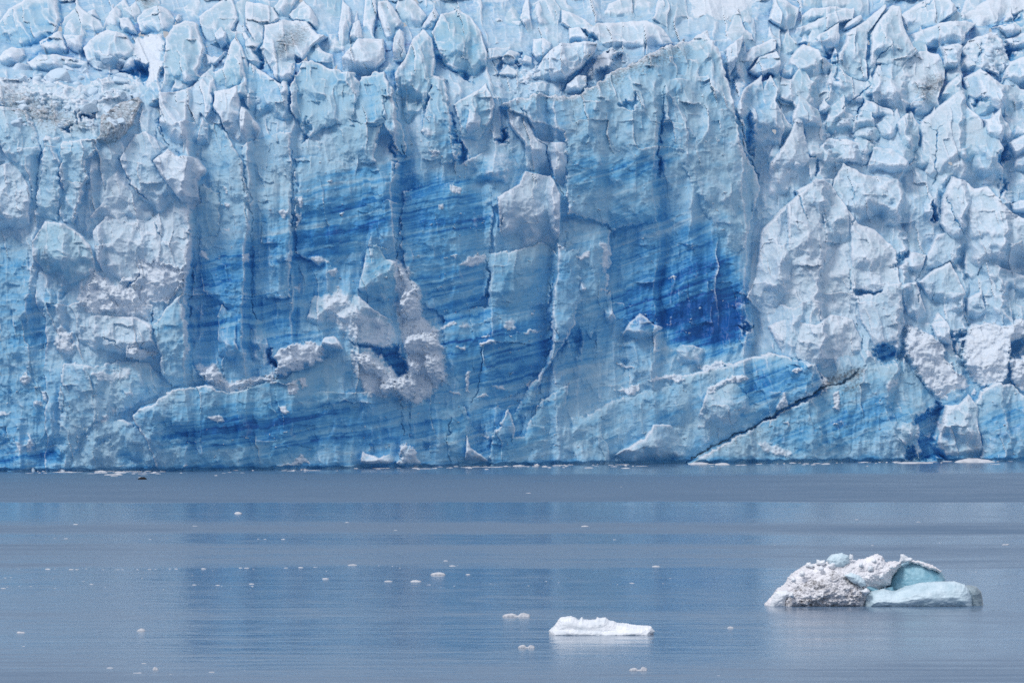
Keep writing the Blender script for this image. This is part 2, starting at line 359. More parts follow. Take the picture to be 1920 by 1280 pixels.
D snow_heap f=11 b=3 sn=.9 : 270,560 330,470 385,520 395,650 340,640 300,600
D ice_wall f=9 b=3 bl=.25 : 240,280 290,280 330,450 260,530 230,400
D ice_wall f=6 b=2 bl=.32 sn=.1 k=flute : -260,100 0,60 60,0 180,130 230,200 230,400 260,530 300,620 310,880 320,1250 -260,1250
D snow_heap f=9 b=2 sn=.7 : 100,740 140,705 175,750 170,800 110,810
D snow_heap f=9 b=3 sn=.7 bl=.06 : 120,1130 150,1020 190,1070 190,1150 130,1180
D ice_wall f=8 b=2 bl=.26 sn=.3 : 310,880 330,660 480,690 640,660 800,670 830,720 900,800 700,900 620,940 520,980 420,1060 360,1240 320,1240
D ice_wall f=9 b=2.5 bl=.36 sn=.05 t=.3 : 800,470 960,300 985,480 1000,620 1030,710 1080,790 900,810 840,720 830,620 800,540
D serac f=10 b=3 r=10 bl=.24 t=.4 sn=.2 : 1135,420 1160,360 1200,400 1240,440 1240,560 1280,660 1310,740 1260,790 1180,790 1140,700
D ice_wall f=6 b=2 r=8 bl=.42 t=.1 k=band : 1040,-80 1310,-80 1315,330 1335,450 1330,640 1240,600 1240,440 1160,360 1060,300 1030,100
D serac f=8.5 b=3 r=12 bl=.34 t=.4 : 1260,560 1290,470 1335,445 1380,460 1405,590 1390,640 1420,730 1330,740 1290,670
D snow_heap f=12 b=3 sn=.95 : 1030,720 1130,670 1190,780 1300,760 1420,730 1430,770 1300,800 1200,830 1090,790
D snow_heap f=14 b=4 r=14 sn=1 : 1425,720 1440,630 1480,590 1560,570 1640,555 1690,590 1690,670 1580,720 1440,760
D ice_wall f=9.5 b=3 r=20 bl=.42 t=.3 sn=.02 k=band : 840,1250 740,1050 700,940 900,820 1080,790 1200,830 1400,770 1550,720 1690,650 1781,560 1860,620 1980,650 2080,760 2095,900 2095,1250
D serac f=14 b=3 bl=.14 t=.3 : 1675,570 1690,540 1740,525 1781,560 1800,610 1720,620
D ice_wall f=8.5 b=2 r=20 bl=.26 t=.2 sn=.12 : 350,1250 400,1080 420,1040 520,980 640,960 720,1010 760,1060 845,1250
E serac f=9 b=4 r=14 sn=.5 bl=.14 t=.4 : -210,530 -180,430 -120,230 -60,220 60,250 90,320 180,400 260,440 310,520 290,560 160,590 20,560 -100,560
E serac f=10 b=3 r=12 bl=.22 t=.5 sn=.2 : 90,280 110,200 130,80 190,50 215,90 240,130 290,140 305,400 220,440 150,380
E snow_heap f=11.5 b=3 sn=1 : 280,140 340,180 385,265 335,310 300,240
E snow_heap f=12.5 b=4 sn=1 : 325,300 400,265 432,400 385,455 315,440 300,360
E snow_heap f=13 b=4 sn=1 : 330,545 420,500 505,515 535,600 470,650 350,625
E snow_heap f=12.5 b=3 sn=1 : 420,640 530,610 552,780 490,805 440,720
E snow_heap f=13 b=4 sn=1 : 265,760 340,735 405,800 380,890 300,865
E snow_heap f=12 b=3 sn=1 : 355,640 420,660 430,745 360,720
E snow_heap f=13 b=3 sn=.9 : 65,610 180,650 245,720 200,765 120,720
E snow_heap f=12 b=3 sn=.85 : 195,765 290,755 305,850 215,845
E ice_wall f=9 b=3 r=10 bl=.40 t=.3 k=band : 1095,360 1110,180 1130,60 1250,80 1250,350 1230,480 1180,560 1110,640 1040,800 1010,900 900,1000 940,860 1060,690 1105,500
E serac f=10 b=2 bl=.24 t=.3 : 1240,240 1270,230 1285,280 1280,340 1240,350
E serac f=11 b=3 bl=.2 t=.3 sn=.3 : 1440,600 1490,470 1560,405 1640,470 1690,490 1580,555 1500,600
E serac f=10 b=3 bl=.3 t=.4 : 1380,500 1370,330 1410,290 1420,400 1450,470 1390,560
E ice_wall f=9 b=2 bl=.30 t=.3 sn=.1 : 500,1220 500,890 560,900 640,890 680,980 690,1080 780,1190 780,1230
E ice_wall f=9.5 b=2 bl=.30 t=.3 sn=.1 : 780,1080 880,900 910,960 910,1060 960,1050 1040,870 1200,770 1180,900 1100,1060 1000,1230 780,1230
E snow_heap f=14 b=2 sn=.5 bl=.1 : 300,1200 320,1080 380,1110 420,1170 420,1220 300,1220
E serac f=14 b=2 sn=.3 bl=.15 : 640,1200 660,1040 680,1110 780,1185 760,1220 640,1220
E serac f=13 b=3 sn=.25 bl=.18 : 100,1220 110,1130 200,1160 280,1130 290,1220
F serac f=14 b=3 sn=.2 bl=.2 t=.2 : -390,1240 -380,1160 -200,1060 -150,990 -60,990 0,1060 90,1150 30,1240
"""
CARVES = """
A 3 20 .75 : 140,300 200,260 300,190 290,230 210,290 150,330
A 6 14 .85 : 590,405 690,395 740,340 810,360 810,480 770,450 720,420 640,420
A 5 10 .8 : 1380,290 1430,230 1430,380 1400,380
A 4 8 .8 : 1590,440 1612,330 1615,420 1590,520 1605,640 1590,630 1570,520
A 6 10 .5 : 450,650 530,610 530,640 460,670
A 3 8 .4 : 420,620 430,620 430,690 420,690
A 4 8 .6 : 330,690 390,690 380,720 340,725
A 5 10 .6 : 860,640 890,640 870,720
A 4 12 .35 : 1650,690 1690,640 1690,760 1660,800
B 8 14 .95 : 835,760 860,750 880,700 900,700 920,760 910,780 875,805
B 5 14 .95 : 590,600 620,660 640,760 700,850 690,890 640,910 600,700
B 5 12 .9 : 560,350 640,395 710,430 720,460 680,440
B 5 12 .85 : 1200,490 1250,420 1360,320 1340,370 1260,440
B 5 8 .85 : 955,380 970,300 990,300 965,390
B 5 8 .6 : 1340,170 1390,210 1400,250 1360,240
B 5 8 .5 : 860,380 890,350 870,440
B 3 8 .6 : 1530,590 1620,520 1600,605
B 4 12 .8 : 275,790 300,790 320,860 300,980 280,860
B 4 14 .55 : 540,290 580,310 570,360 540,340
B 4 10 .75 : 1735,700 1755,600 1770,480 1760,640 1745,830 1740,960 1720,960
C 6 12 .9 : 270,440 300,400 280,500
C 6 14 .6 : 300,640 380,620 400,700 390,860 330,760
C 6 10 .9 : 735,900 745,890 745,970 735,965
C 8 12 1 : 1355,1170 1385,1100 1392,1215 1360,1220
C 9 14 .9 : 1725,840 1770,790 1790,840 1810,880 1760,900 1760,940 1735,890
C 7 12 .8 : 1610,290 1640,250 1620,310
C 8 16 .85 : 1780,270 1850,270 1840,310 1800,335
C 5 12 .6 : 1690,150 1862,70 1862,110 1750,160
C 4 8 .75 : 1250,595 1285,595 1275,625 1255,620
C 5 12 .55 : 780,270 850,310 855,350 780,330
C 5 10 .5 : 850,360 860,330 860,430 845,435
C 6 14 .6 : 1740,960 1790,1000 1750,1100 1740,1050
C 4 10 .5 : 1600,560 1680,550 1620,580
D 7 14 1 : 1395,600 1440,600 1430,650 1440,710 1400,690
D 5 22 .8 : 600,1130 660,1075 740,1130 800,1225 620,1225
D 5 12 .9 : 495,1075 580,1060 590,1100 510,1110
D 5 16 .75 : 830,1000 900,950 1020,1010 1040,1110 880,1080 850,1110
D 4 18 .8 : 190,1060 330,1060 340,1225 190,1225
D 4 20 .7 : -100,1000 90,1060 110,1150 60,1225 -100,1225
D 5 14 .6 : 300,260 360,290 360,330 310,340
D 5 18 .6 : 1640,900 1760,870 1800,960 1700,980
E 7 16 .95 : 60,560 300,580 350,690 340,760 290,750 200,650
E 5 18 .85 : 800,740 1040,680 1050,730 960,830 860,820
E 6 12 .9 : 1180,520 1270,475 1260,630 1205,650
E 5 12 .85 : 680,960 750,1000 800,1080 720,1115 690,1080
E 5 12 .85 : 920,940 975,950 955,1040 910,1050
E 4 12 .7 : 410,1080 500,1080 490,1150 420,1150
E 6 10 .7 : 1410,1150 1450,1135 1490,1190 1400,1195
E 4 10 .6 : 1600,1180 1660,1165 1680,1195
E 4 10 .6 : 1440,650 1530,650 1500,690
F 4 14 .9 : 1000,600 1090,562 1120,600 1155,640 1120,672 1040,672
F 7 12 .95 : 310,480 350,450 375,480 350,520 330,520
F 7 16 .8 : 1215,960 1330,880 1370,900 1330,1090 1400,1180 1250,1180 1230,1060
F 5 10 .8 : 1165,1120 1200,1110 1240,1175 1170,1170
F 7 10 .6 : 1410,510 1480,520 1450,560 1450,640 1420,580
F 6 10 .5 : 1720,560 1781,540 1781,640 1720,640
F 6 10 .75 : 1110,170 1140,100 1190,90 1120,180
F 5 8 .5 : 890,290 1030,300 1030,315 910,330
"""
# narrow cracks: width px, depth m, blueness, dirt
CRACKS = """
C 2.2 3 .8 0 : 1025,190 1012,300 1016,440 1020,470 985,520 870,600
C 1.6 2 .8 0 : 1160,230 1100,290 1070,340
C 1.8 2 .8 0 : 800,470 800,530 770,620 740,640
C 2 2.5 .9 0 : 1000,545 985,590 950,665
C 1.5 2 .6 .1 : 1300,650 1390,720 1385,860 1385,1000
C 1.3 1.5 .5 .1 : 1390,720 1440,680 1460,630
C 1.6 2 .7 0 : 545,790 510,860
C 2.5 3 .7 0 : 660,700 680,740 690,860 720,860
C 2 2 .6 0 : 1450,1090 1480,1180 1540,1280
C 1.6 2 .6 0 : 1310,20 1400,-10 1350,30 1290,60 1280,120
C 2 2 .6 0 : 620,1050 660,1130 710,1230
C 1.6 2 .5 0 : 940,1040 950,1150 930,1230
B 1.6 2 .75 .1 : 985,590 1030,680 1080,780 1130,820 1125,860
B 1.8 2 .7 0 : 1130,820 1160,970 1215,1060
B 1.4 1.5 .3 .5 : 960,560 1010,540 1100,500 1200,505
B 1.4 1.5 .3 .5 : 1260,540 1275,620 1290,690
B 1.6 1.5 .6 0 : 820,250 830,350 865,430
B 2 2 .6 0 : 250,500 235,680 190,700 30,660
B 2 2 .65 0 : 300,380 310,640 350,700
B 1.8 2 .6 0 : 885,1180 870,1230
B 1.3 1.5 .4 .7 : 480,0 520,30
B 1.5 1.5 .3 .7 : 1600,20 1600,100
B 1.3 1.5 .3 .6 : 320,240 335,280 330,340
A 1.6 2 .7 .2 : 1160,490 1165,590 1200,650 1260,770
A 1.6 2 .6 .2 : 655,870 720,1000 800,1110 850,1220 880,1290
A 1.6 2 .6 .2 : 860,700 930,810 1000,870
A 1.6 2 .7 .1 : 1320,900 1340,1040 1375,1180 1380,1330
A 1.8 2 .6 .2 : 225,800 190,1150
A 1.8 2 .6 .2 : 335,850 330,1000
A 1.3 1.2 .2 .6 : 1520,300 1560,210 1700,150
A 2.2 2 .6 0 : 1600,830 1598,1000 1600,1250
A 1.6 2 .6 .3 : 720,580 730,640 760,600
A 1.5 2 .6 0 : 850,1190 790,1090
D 2 2 .8 .2 : 590,275 650,250
D 2 2.5 .9 .1 : 665,285 700,240 730,215
D 1.5 1.5 .4 .1 : 640,600 740,595 760,560
D 1.5 1.5 .4 .1 : 550,540 640,605
D 2 2 .6 0 : 1320,0 1315,200 1325,400 1335,460
D 2.6 3 .7 0 : 1000,200 985,480 1000,620 1020,700
D 2 2 .5 0 : 990,-20 990,180
D 1.8 2 .6 0 : 800,470 800,400
E 2.2 3 .9 0 : 778,160 778,300 765,330
E 2.6 3 .9 0 : 1085,260 1095,360 1105,400 1100,560 1070,640
E 1.6 2 .7 0 : 740,600 730,750 725,820 680,890
E 1.6 2 .7 0 : 285,0 290,130
E 1.6 1.5 .6 0 : 318,880 320,1060
E 1.4 1.5 .6 0 : 358,920 360,1060
E 1.8 2 .8 .1 : 1330,560 1340,600 1325,650
E 1.5 2 .6 0 : 570,960 560,1080
F 2.1 .7 .1 1.3 : 50,1175 180,1100 310,1035 420,985 500,930 600,880 730,815
F 2.7 .8 .1 1.3 : 600,880 730,815 840,765 930,715
F 5 2 .1 .75 : 830,775 900,740 960,700
F 1.4 1.5 .5 .1 : 1280,120 1270,180 1220,250
F 1.6 2 .6 .1 : 1318,180 1320,340
F 1.4 2 .5 .1 : 1560,170 1555,250 1540,290
F 1.8 2 .6 0 : 1470,320 1480,400 1500,500
F 1.6 2 .4 0 : 1240,260 1235,350
F 1.8 2 .5 0 : 925,470 945,540 940,600
F 1.6 1.6 .4 0 : 880,190 880,290
F 1.6 1.6 .4 0 : 720,400 725,470
P 2 2 .55 0 : 1385,215 1378,150
P 3 3 .6 0 : 1388,275 1410,300 1425,335
P 2.2 2 .6 0 : 1534,300 1533,325
"""
# soft patches of dense blue ice: feather px, blueness
BLUES = """
P 40 .16 : 350,480 480,430 560,330 740,290 860,330 950,310 960,480 1040,470 1060,330 1240,300 1400,480 1400,660 1100,700 1000,870 350,870 360,700
P 26 .34 : 480,430 700,400 735,380 735,440 600,475 480,480
P 18 .20 : 560,340 740,310 740,430 560,460
P 22 .42 : 752,330 860,345 925,380 925,420 870,440 760,420
P 12 .3 : 755,395 900,385 900,405 757,420
P 20 .3 : 735,240 770,290 770,350 745,340
P 26 .30 : 755,440 900,430 915,560 840,600 770,540
P 24 .52 : 1150,545 1250,500 1340,450 1398,520 1400,640 1340,655 1240,625 1150,590
P 16 .3 : 1230,600 1300,560 1400,560 1405,640 1330,655 1250,630
P 22 .30 : 1065,300 1160,300 1250,300 1240,345 1150,335 1070,350
P 20 .25 : 1140,400 1240,390 1320,420 1330,450 1180,520 1130,520
P 26 .36 : 835,600 1030,560 1030,660 840,680
P 20 .44 : 870,690 1030,670 1020,730 930,740 870,730
P 30 .28 : 350,500 470,470 480,660 360,690
P 18 .32 : 480,560 560,580 560,640 500,650
P 30 .34 : 280,790 470,760 600,770 750,760 750,830 480,830 300,840
P 24 .2 : 760,740 1000,740 980,850 760,850
P 22 .32 : 1400,690 1500,675 1540,710 1540,735 1420,790 1360,780
P 26 .16 : 1440,800 1640,720 1700,780 1640,850 1440,850
P 24 .24 : 1720,790 1790,760 1790,860 1730,860
P 24 .24 : 1840,750 1990,740 1990,860 1850,850
P 24 .34 : 0,800 110,820 130,880 -60,880 -60,800
P 30 .18 : 0,480 100,520 110,800 -60,800 -60,480
P 22 .2 : 1110,560 1150,560 1140,640 1090,690 1040,740 1040,650
P 16 .16 : 30,60 100,30 100,90 50,110
P 18 .14 : 440,120 540,160 550,240 470,230
P 18 .14 : 1230,300 1250,230 1255,400 1235,400
P 14 .2 : 1400,90 1470,130 1420,250 1390,200
"""
# drifts and stuck lumps of snow: feather px, amount, raised m
SNOWS = """
E 16 .9 .9 : 285,140 350,180 420,320 430,450 520,520 550,780 490,810 430,880 310,870 265,800 335,740 350,620 310,520 300,350
E 14 .9 .8 : 60,610 200,655 295,760 305,860 200,850 120,820 80,720
E 16 .55 .5 : -100,330 0,300 120,420 240,440 300,540 180,590 40,540 -60,450
D 12 .8 .6 : 480,180 600,260 720,280 800,380 780,460 640,420 480,420 420,340
D 14 .7 .6 : 1040,700 1130,680 1190,770 1300,760 1430,730 1430,770 1300,800 1200,825 1090,790
D 8 .8 .5 : 1040,100 1060,90 1090,130 1060,125
D 6 .8 .5 : 1280,110 1295,100 1300,140 1280,140
D 8 .7 .5 : 1620,130 1660,110 1710,150 1650,155
D 6 .9 .6 : 1710,200 1760,180 1770,200 1730,215
D 8 .6 .4 : 1540,280 1580,260 1570,300
D 5 .9 .6 : 1500,780 1560,760 1560,820 1520,830
D 5 .9 .6 : 1570,760 1600,750 1605,800 1580,805
D 5 .9 .6 : 1470,910 1500,890 1515,930 1480,940
D 6 .8 .5 : 1090,960 1150,940 1180,975 1130,980
D 5 .9 .6 : 1460,1200 1540,1190 1580,1160 1620,1205
D 6 .8 .6 : 230,830 250,820 260,870 235,870
D 6 .7 .6 : 180,880 220,875 220,900 185,900
D 6 .7 .6 : 0,920 40,930 30,945 0,945
D 6 .7 .5 : 540,950 570,945 570,980 545,980
D 6 .6 .5 : 580,890 605,920 600,950
D 10 .5 .8 : 490,730 560,720 680,700 690,740 540,780
D 8 .6 .5 : 660,820 690,810 700,840 670,840
D 8 .5 .5 : 80,1070 130,1110 110,1150
E 9 .9 .8 : 620,160 660,120 750,110 770,150 680,165
E 5 .8 .5 : 580,110 605,100 605,125
E 6 .8 .5 : 520,490 590,460 600,475 530,495
E 8 .6 .5 : 620,480 660,450 700,495
E 8 .6 .5 : 840,470 890,440 920,490 880,500
E 5 1 .5 : 970,515 1030,500 1035,512 990,525
E 5 1 .5 : 725,570 800,560 810,575 740,585
E 4 1 .5 : 745,532 775,528 770,540
E 6 .8 .5 : 605,595 650,590 650,612
E 5 .9 .5 : 650,735 670,725 670,820 655,820
E 5 .9 .5 : 575,830 620,825 620,838
E 5 .9 .5 : 720,850 770,830 780,845 730,855
E 5 .9 .5 : 970,775 995,765 985,795
E 5 .8 .5 : 800,800 850,785 860,805
E 6 .9 .6 : 1240,115 1300,105 1310,130 1260,135
E 5 1 .5 : 1355,290 1405,285 1400,298
E 4 .9 .5 : 1720,225 1760,218 1750,235
E 4 1 .6 : 1430,675 1490,680 1530,700 1480,695
E 6 .9 .7 : 1600,765 1660,745 1781,735 1781,770 1700,765
E 6 .8 .6 : 1430,815 1550,790 1555,830 1480,840
E 8 .6 .7 : 1360,50 1395,60 1390,200 1365,180
E 6 .6 .4 : 730,1050 780,1060 770,1085
B 5 .9 .4 : 490,830 540,820 550,845 500,850
B 5 .8 .4 : 600,1020 660,1030 650,1055 610,1050
B 5 .9 .4 : 540,1125 560,1120 565,1145 545,1145
B 6 .5 .4 : 430,720 480,700 520,730 480,760
B 6 .5 .4 : 500,410 570,410 575,440 520,440
A 4 .9 .4 : 1225,1020 1250,1050 1235,1060
A 4 .9 .4 : 1230,1110 1255,1130 1240,1145
A 5 .9 .4 : 1530,1160 1570,1145 1560,1200 1540,1200
A 4 .9 .4 : 1630,1085 1655,1100 1650,1140 1635,1130
A 5 .9 .4 : 1620,1170 1645,1170 1630,1230
A 4 .7 .4 : 1235,1250 1255,1260 1245,1280
F 6 .9 .7 : 80,690 200,665 230,690 120,710
F 6 .9 .7 : 130,805 250,750 330,740 350,760 240,775 150,830
F 4 1 .6 : 640,680 680,690 670,702
F 4 1 .6 : 585,710 615,700 610,725
F 4 1 .9 : 715,720 735,740 780,790 770,810 735,835 735,770
F 4 .9 .8 : 790,830 820,820 815,920 795,900
F 6 .9 .8 : 500,910 530,820 545,860 545,930
F 4 .9 .6 : 530,990 560,985 560,1005
F 5 .8 .6 : 960,610 1000,615 1000,645 970,640
F 5 .8 .5 : 1330,990 1345,980 1390,1030 1350,1035
F 5 .8 .5 : 1270,1050 1300,1048 1290,1062
F 10 .5 .5 : 1060,780 1130,750 1140,800 1080,810
F 10 .5 .5 : 400,1090 500,1100 580,1140 540,1170 430,1130
"""
# patches of grit: feather px, amount
DIRTS = """
A 30 .66 : 0,470 150,490 300,560 420,640 520,660 640,590 640,660 520,720 300,720 60,640 0,600
A 16 .95 : 580,580 640,570 640,640 590,640
A 10 .8 : 845,520 870,520 885,630 865,640
A 10 .5 : 420,400 450,390 440,480 425,480
A 14 .7 : 745,-20 880,-20 850,40 780,60
A 8 .6 : 400,-10 420,-10 410,20
A 8 .5 : 1100,-10 1120,-10 1110,30
A 10 .4 : 500,80 540,90 530,110
A 20 .65 : 1500,200 1640,140 1700,180 1540,340 1500,330
B 14 .5 : 470,-10 520,-10 525,40 490,30
B 8 .7 : 1590,-10 1610,-10 1600,100 1590,100
B 10 .7 : 1620,90 1650,95 1650,110
B 10 .6 : 200,20 250,10 240,60
B 12 .5 : 310,230 340,230 340,340 320,330
B 26 .62 : 900,580 1020,520 1200,500 1300,500 1500,350 1700,270 1862,240 1862,330 1600,420 1400,520 1280,580 1100,560
B 18 .6 : 1240,510 1300,520 1290,690 1270,640
C 30 .5 : -100,250 60,260 60,350 -100,340
C 18 .7 : 1270,500 1330,410 1440,400 1430,470 1380,520 1360,580 1300,560
C 14 .35 : 1420,310 1500,320 1500,370 1430,380
C 14 .4 : 1790,200 1862,200 1862,260 1800,260
C 10 .5 : 450,70 490,20 470,100
D 16 .6 : 200,60 250,60 270,160 220,160
D 12 .35 : 110,740 170,750 165,790 110,800
D 10 .3 : 1510,780 1560,770 1550,820
E 14 .4 : 260,760 320,780 320,850 270,830
F 14 .9 : 730,740 960,690 940,740 740,800
F 22 .5 : 130,1110 420,985 520,950 420,1050 130,1160
F 14 .7 : 830,790 940,730 940,830 850,830
"""

print("building glacier field")
PXS = np.concatenate([np.linspace(-520, -150, 50)[:-1], np.linspace(-150, -20, 60)[:-1],
                      np.arange(-20, 1941, 1.2), np.linspace(1942, 2080, 60)[1:], np.linspace(2080, 2440, 50)[1:]])
PYS = np.concatenate([np.linspace(-420, -90, 60)[:-1], np.linspace(-90, -12, 40)[:-1], np.arange(-12, 897, 1.2)])
PX, PY = np.meshgrid(PXS, PYS)
NR, NC = PX.shape

wl_x = [-520, 0, 200, 480, 730, 1000, 1300, 1600, 1920, 2440]
wl_y = [884, 882, 882, 879, 875, 870, 866, 864, 862, 860]
D_FRONT = (CAM_H / K) / (np.interp(PX, wl_x, wl_y) - HORIZON)
bx = [-520, 0, 250, 500, 900, 1250, 1450, 1650, 1920, 2440]
by = [-420, -100, 0, 70, 150, 230, 330, 500, 700, 890]
BT = np.array([[300] * 10,
               [120, 120, 115, 105, 100, 112, 120, 128, 135, 135],
               [66, 66, 60, 54, 52, 56, 64, 76, 82, 82],
               [40, 40, 36, 30, 28, 28, 40, 54, 60, 60],
               [18, 18, 17, 16, 16, 13, 28, 40, 44, 44],
               [6, 6, 7, 10, 11, 9, 21, 31, 34, 34],
               [4, 4, 5, 7, 8, 7, 16, 23, 25, 25],
               [2, 2, 3, 4, 5, 5, 9, 13, 15, 15],
               [1, 1, 1, 1.5, 2, 2, 3, 5, 6, 6],
               [0] * 10], float)


def bilin(X, Y):
    i = np.clip(np.searchsorted(bx, X) - 1, 0, 8)
    j = np.clip(np.searchsorted(by, Y) - 1, 0, 8)
    bxa, bya = np.array(bx, float), np.array(by, float)
    u = smooth((X - bxa[i]) / (bxa[i + 1] - bxa[i])) * 0.4 + 0.6 * np.clip((X - bxa[i]) / (bxa[i + 1] - bxa[i]), 0, 1)
    v = np.clip((Y - bya[j]) / (bya[j + 1] - bya[j]), 0, 1)
    return (BT[j, i] * (1 - u) + BT[j, i + 1] * u) * (1 - v) + (BT[j + 1, i] * (1 - u) + BT[j + 1, i + 1] * u) * v


_yy = np.arange(-500, 941, 4.0)
_xx = np.arange(-560, 2481, 20.0)
_BX, _BY = np.meshgrid(_xx, _yy)
_tab = bilin(_BX, _BY)
for _ in range(2):
    _p = np.pad(_tab, ((7, 7), (0, 0)), mode="edge")
    _c = np.cumsum(np.pad(_p, ((1, 0), (0, 0))), axis=0)
    _tab = (_c[15:] - _c[:-15]) / 15
_i = np.clip(((PX - _xx[0]) / 20).astype(int), 0, len(_xx) - 2)
_j = np.clip(((PY - _yy[0]) / 4).astype(int), 0, len(_yy) - 2)
_u, _v = (PX - _xx[_i]) / 20, (PY - _yy[_j]) / 4
BACK = (_tab[_j, _i] * (1 - _u) + _tab[_j, _i + 1] * _u) * (1 - _v) + (_tab[_j + 1, _i] * (1 - _u) + _tab[_j + 1, _i + 1] * _u) * _v


# direction of the ice's layering: it rises to the right, steeper farther right
ang = np.radians(np.interp(PXS, [-500, 300, 700, 950, 1150, 1500, 2400], [6, 7, 10, 13, 18, 20, 20]))
shift = np.concatenate([[0], np.cumsum(np.tan(ang[:-1]) * np.diff(PXS))])
ACROSS = PY + shift[None, :] + 5 * fbm(PX / 160, PY / 160, 3, 71)
ALONG = PX

WX = PX + 9 * fbm(PX / 42, PY / 42, 4, 31, .6) + 4 * ridged(PX / 22, PY / 22, 3, 33) + 1.5 * fbm(PX / 7, PY / 7, 2, 35)
WY = PY + 9 * fbm(PX / 42, PY / 42, 4, 41, .6) + 4 * ridged(PX / 22, PY / 22, 3, 43) + 1.5 * fbm(PX / 7, PY / 7, 2, 45)


def detail(kind, x, y, across, seed):
    if kind == "ice":
        w = 5 * fbm(x / 30, y / 30, 2, seed + 50)
        return 2.4 * facets((x + w) / 52, (y - w) / 60, seed, 1.3, .65) + .60 * facets((x + w) / 22, (y + w) / 29, seed + 20, 1.3, .6) \
            + .36 * facets((x + w) / 14, (y - w) / 15, seed + 60, 1.9, .45) + .30 * fbm(x / 20, y / 20, 4, seed + 30) + .07 * ridged(x / 9, y / 9, 2, seed + 33)
    if kind == "slab":
        w = 6 * fbm(x / 40, y / 40, 2, seed + 50)
        return 1.8 * facets((x + w) / 80, (y + w) / 95, seed, 1.2, .5) + .55 * facets((x - w) / 28, (y + w) / 30, seed + 20, 1.1, .7) \
            + .22 * facets((x + w) / 16, (y - w) / 18, seed + 60, 1.8, .45) + .26 * fbm(x / 16, y / 16, 4, seed + 30) + .06 * ridged(x / 7, y / 7, 2, seed + 31)
    if kind == "snow":
        w = 3 * fbm(x / 12, y / 12, 3, seed + 50)
        return 1.1 * facets((x + w) / 24, (y - w) / 19, seed, 1.0, .8, True) + .42 * facets((x - w) / 9, (y + w) / 8, seed + 20, .8, .8, True) \
            + .55 * fbm(x / 10, y / 9, 4, seed + 30)
    if kind == "rubble":
        return 2.0 * facets(x / 26, y / 20, seed, 1.2, .9, True) + 1.1 * facets(x / 11, y / 9, seed + 20, 1.2, 1.0, True) \
            + .5 * facets(x / 5.5, y / 5, seed + 25, .8, 1.0, True)
    if kind == "flute":
        return 1.5 * fbm(x / 22, y / 190, 3, seed) + 1.2 * facets(x / 60, y / 90, seed + 9, 1, .8) \
            + .22 * fbm(x / 8, y / 34, 3, seed + 20) + .14 * ridged(x / 15, y / 15, 2, seed + 30) + .05 * fbm(x / 90, across / 5, 2, seed + 7)
    if kind == "smooth":
        return .5 * fbm(x / 60, y / 60, 3, seed) + .18 * ridged(x / 9, y / 4, 2, seed + 3)
    # wall / band: freshly broken, layered ice
    w = 9 * fbm(x / 50, y / 70, 2, seed + 50)
    v = 1.1 * facets((x + w) / 34, y / 150, seed + 70, 1.4, .9) + .26 * facets(x / 17, y / 26, seed + 60, 1.8, .45) + 1.4 * facets(x / 70, y / 110, seed, 1.1, .6) + .7 * fbm(x / 26, y / 120, 3, seed + 11) \
        + .40 * facets(x / 30, y / 34, seed + 20, 1.0, .8) + .08 * fbm(x / 90, across / 8, 3, seed + 5) + .10 * fbm(x / 7, y / 7, 3, seed + 30)
    return v


MID = smooth((PX - 300) / 120) * smooth((1430 - PX) / 60) * smooth((PY - 210) / 120)
LOW = smooth((PY - 620) / 120)
H = np.interp(PY, [-60, 0, 60, 150, 260, 600, 900], [-7, -6.5, -4, 2.2, 5.5, 6.0, 8.0])
_kb = np.ones(41) / 41
H = np.interp(PY, np.arange(-60, 901, 2.0), np.convolve(np.pad(np.interp(np.arange(-60, 901, 2.0), [-60, 0, 60, 150, 260, 600, 900], [-7, -6.5, -4, 2.2, 5.5, 6.0, 8.0]), 20, mode="edge"), _kb, "valid"))
H = H - 1.0 * smooth((PX - 1420) / 60) * (1 - LOW)
H += 3.0 * smooth((PX - 1430) / 60) * smooth((PY - 430) / 120)
H += detail("wall", PX, PY, ACROSS, 900) * 1.0
# the ice field above and beyond the frame: broken seracs
up = smooth((60 - PY) / 60) + smooth((PX - 1900) / 60) + smooth((-PX - 10) / 60)
up = np.clip(up, 0, 1)
H += up * (7 * facets(PX / 75, PY / 60, 801, 1.2, .7) + detail("ice", PX, PY, ACROSS, 820))
wq = 10 * fbm(PX / 50, PY / 70, 3, 501)
FLUTES = facets((PX + wq) / 36, PY / 170, 511, 1.4, .9) + .5 * facets((PX - wq) / 17, PY / 90, 521, 1.4, .9)
MICRO = .17 * facets((PX + wq) / 10.5, (PY - wq) / 12, 531, 1.9, .5) + .15 * facets((PX - wq) / 5.2, (PY + wq) / 6, 541, 1.9, .5) + .07 * fbm(PX / 3, PY / 3, 2, 551)
ROUGHER = .12 + 1.2 * smooth((fbm(PX / 48, PY / 48, 4, 561) - .02) * 4)
# one continuous field of broken crystalline relief, leaning and stretched upright, that runs through every part of the front
sx = PX - .16 * PY + 16 * fbm(PX / 70, PY / 90, 3, 582) + 3 * fbm(PX / 16, PY / 20, 2, 583)
sy = PY + 12 * fbm(PX / 70, PY / 90, 3, 584) + 3 * fbm(PX / 16, PY / 20, 2, 585)
fine_zone = (PY > -12) & (PX > -20) & (PX < 1940)
SERAC = 2.6 * facets(sx / 50, sy / 92, 591, 1.9, .55) + 1.25 * facets(sx / 23, sy / 38, 601, 2.0, .5) \
    + .55 * facets(sx / 11, sy / 16, 611, 2.0, .5)
SMALL = .19 * facets(sx / 5.5, sy / 7.5, 621, 2.0, .5)
TOPZ = smooth((250 - PY) / 90)
GLOBAL = SERAC * (1.0 + .9 * TOPZ - .42 * MID - .30 * LOW * (1 - MID)) + SMALL * (1 - .5 * MID)
H += 1.2 * FLUTES * MID
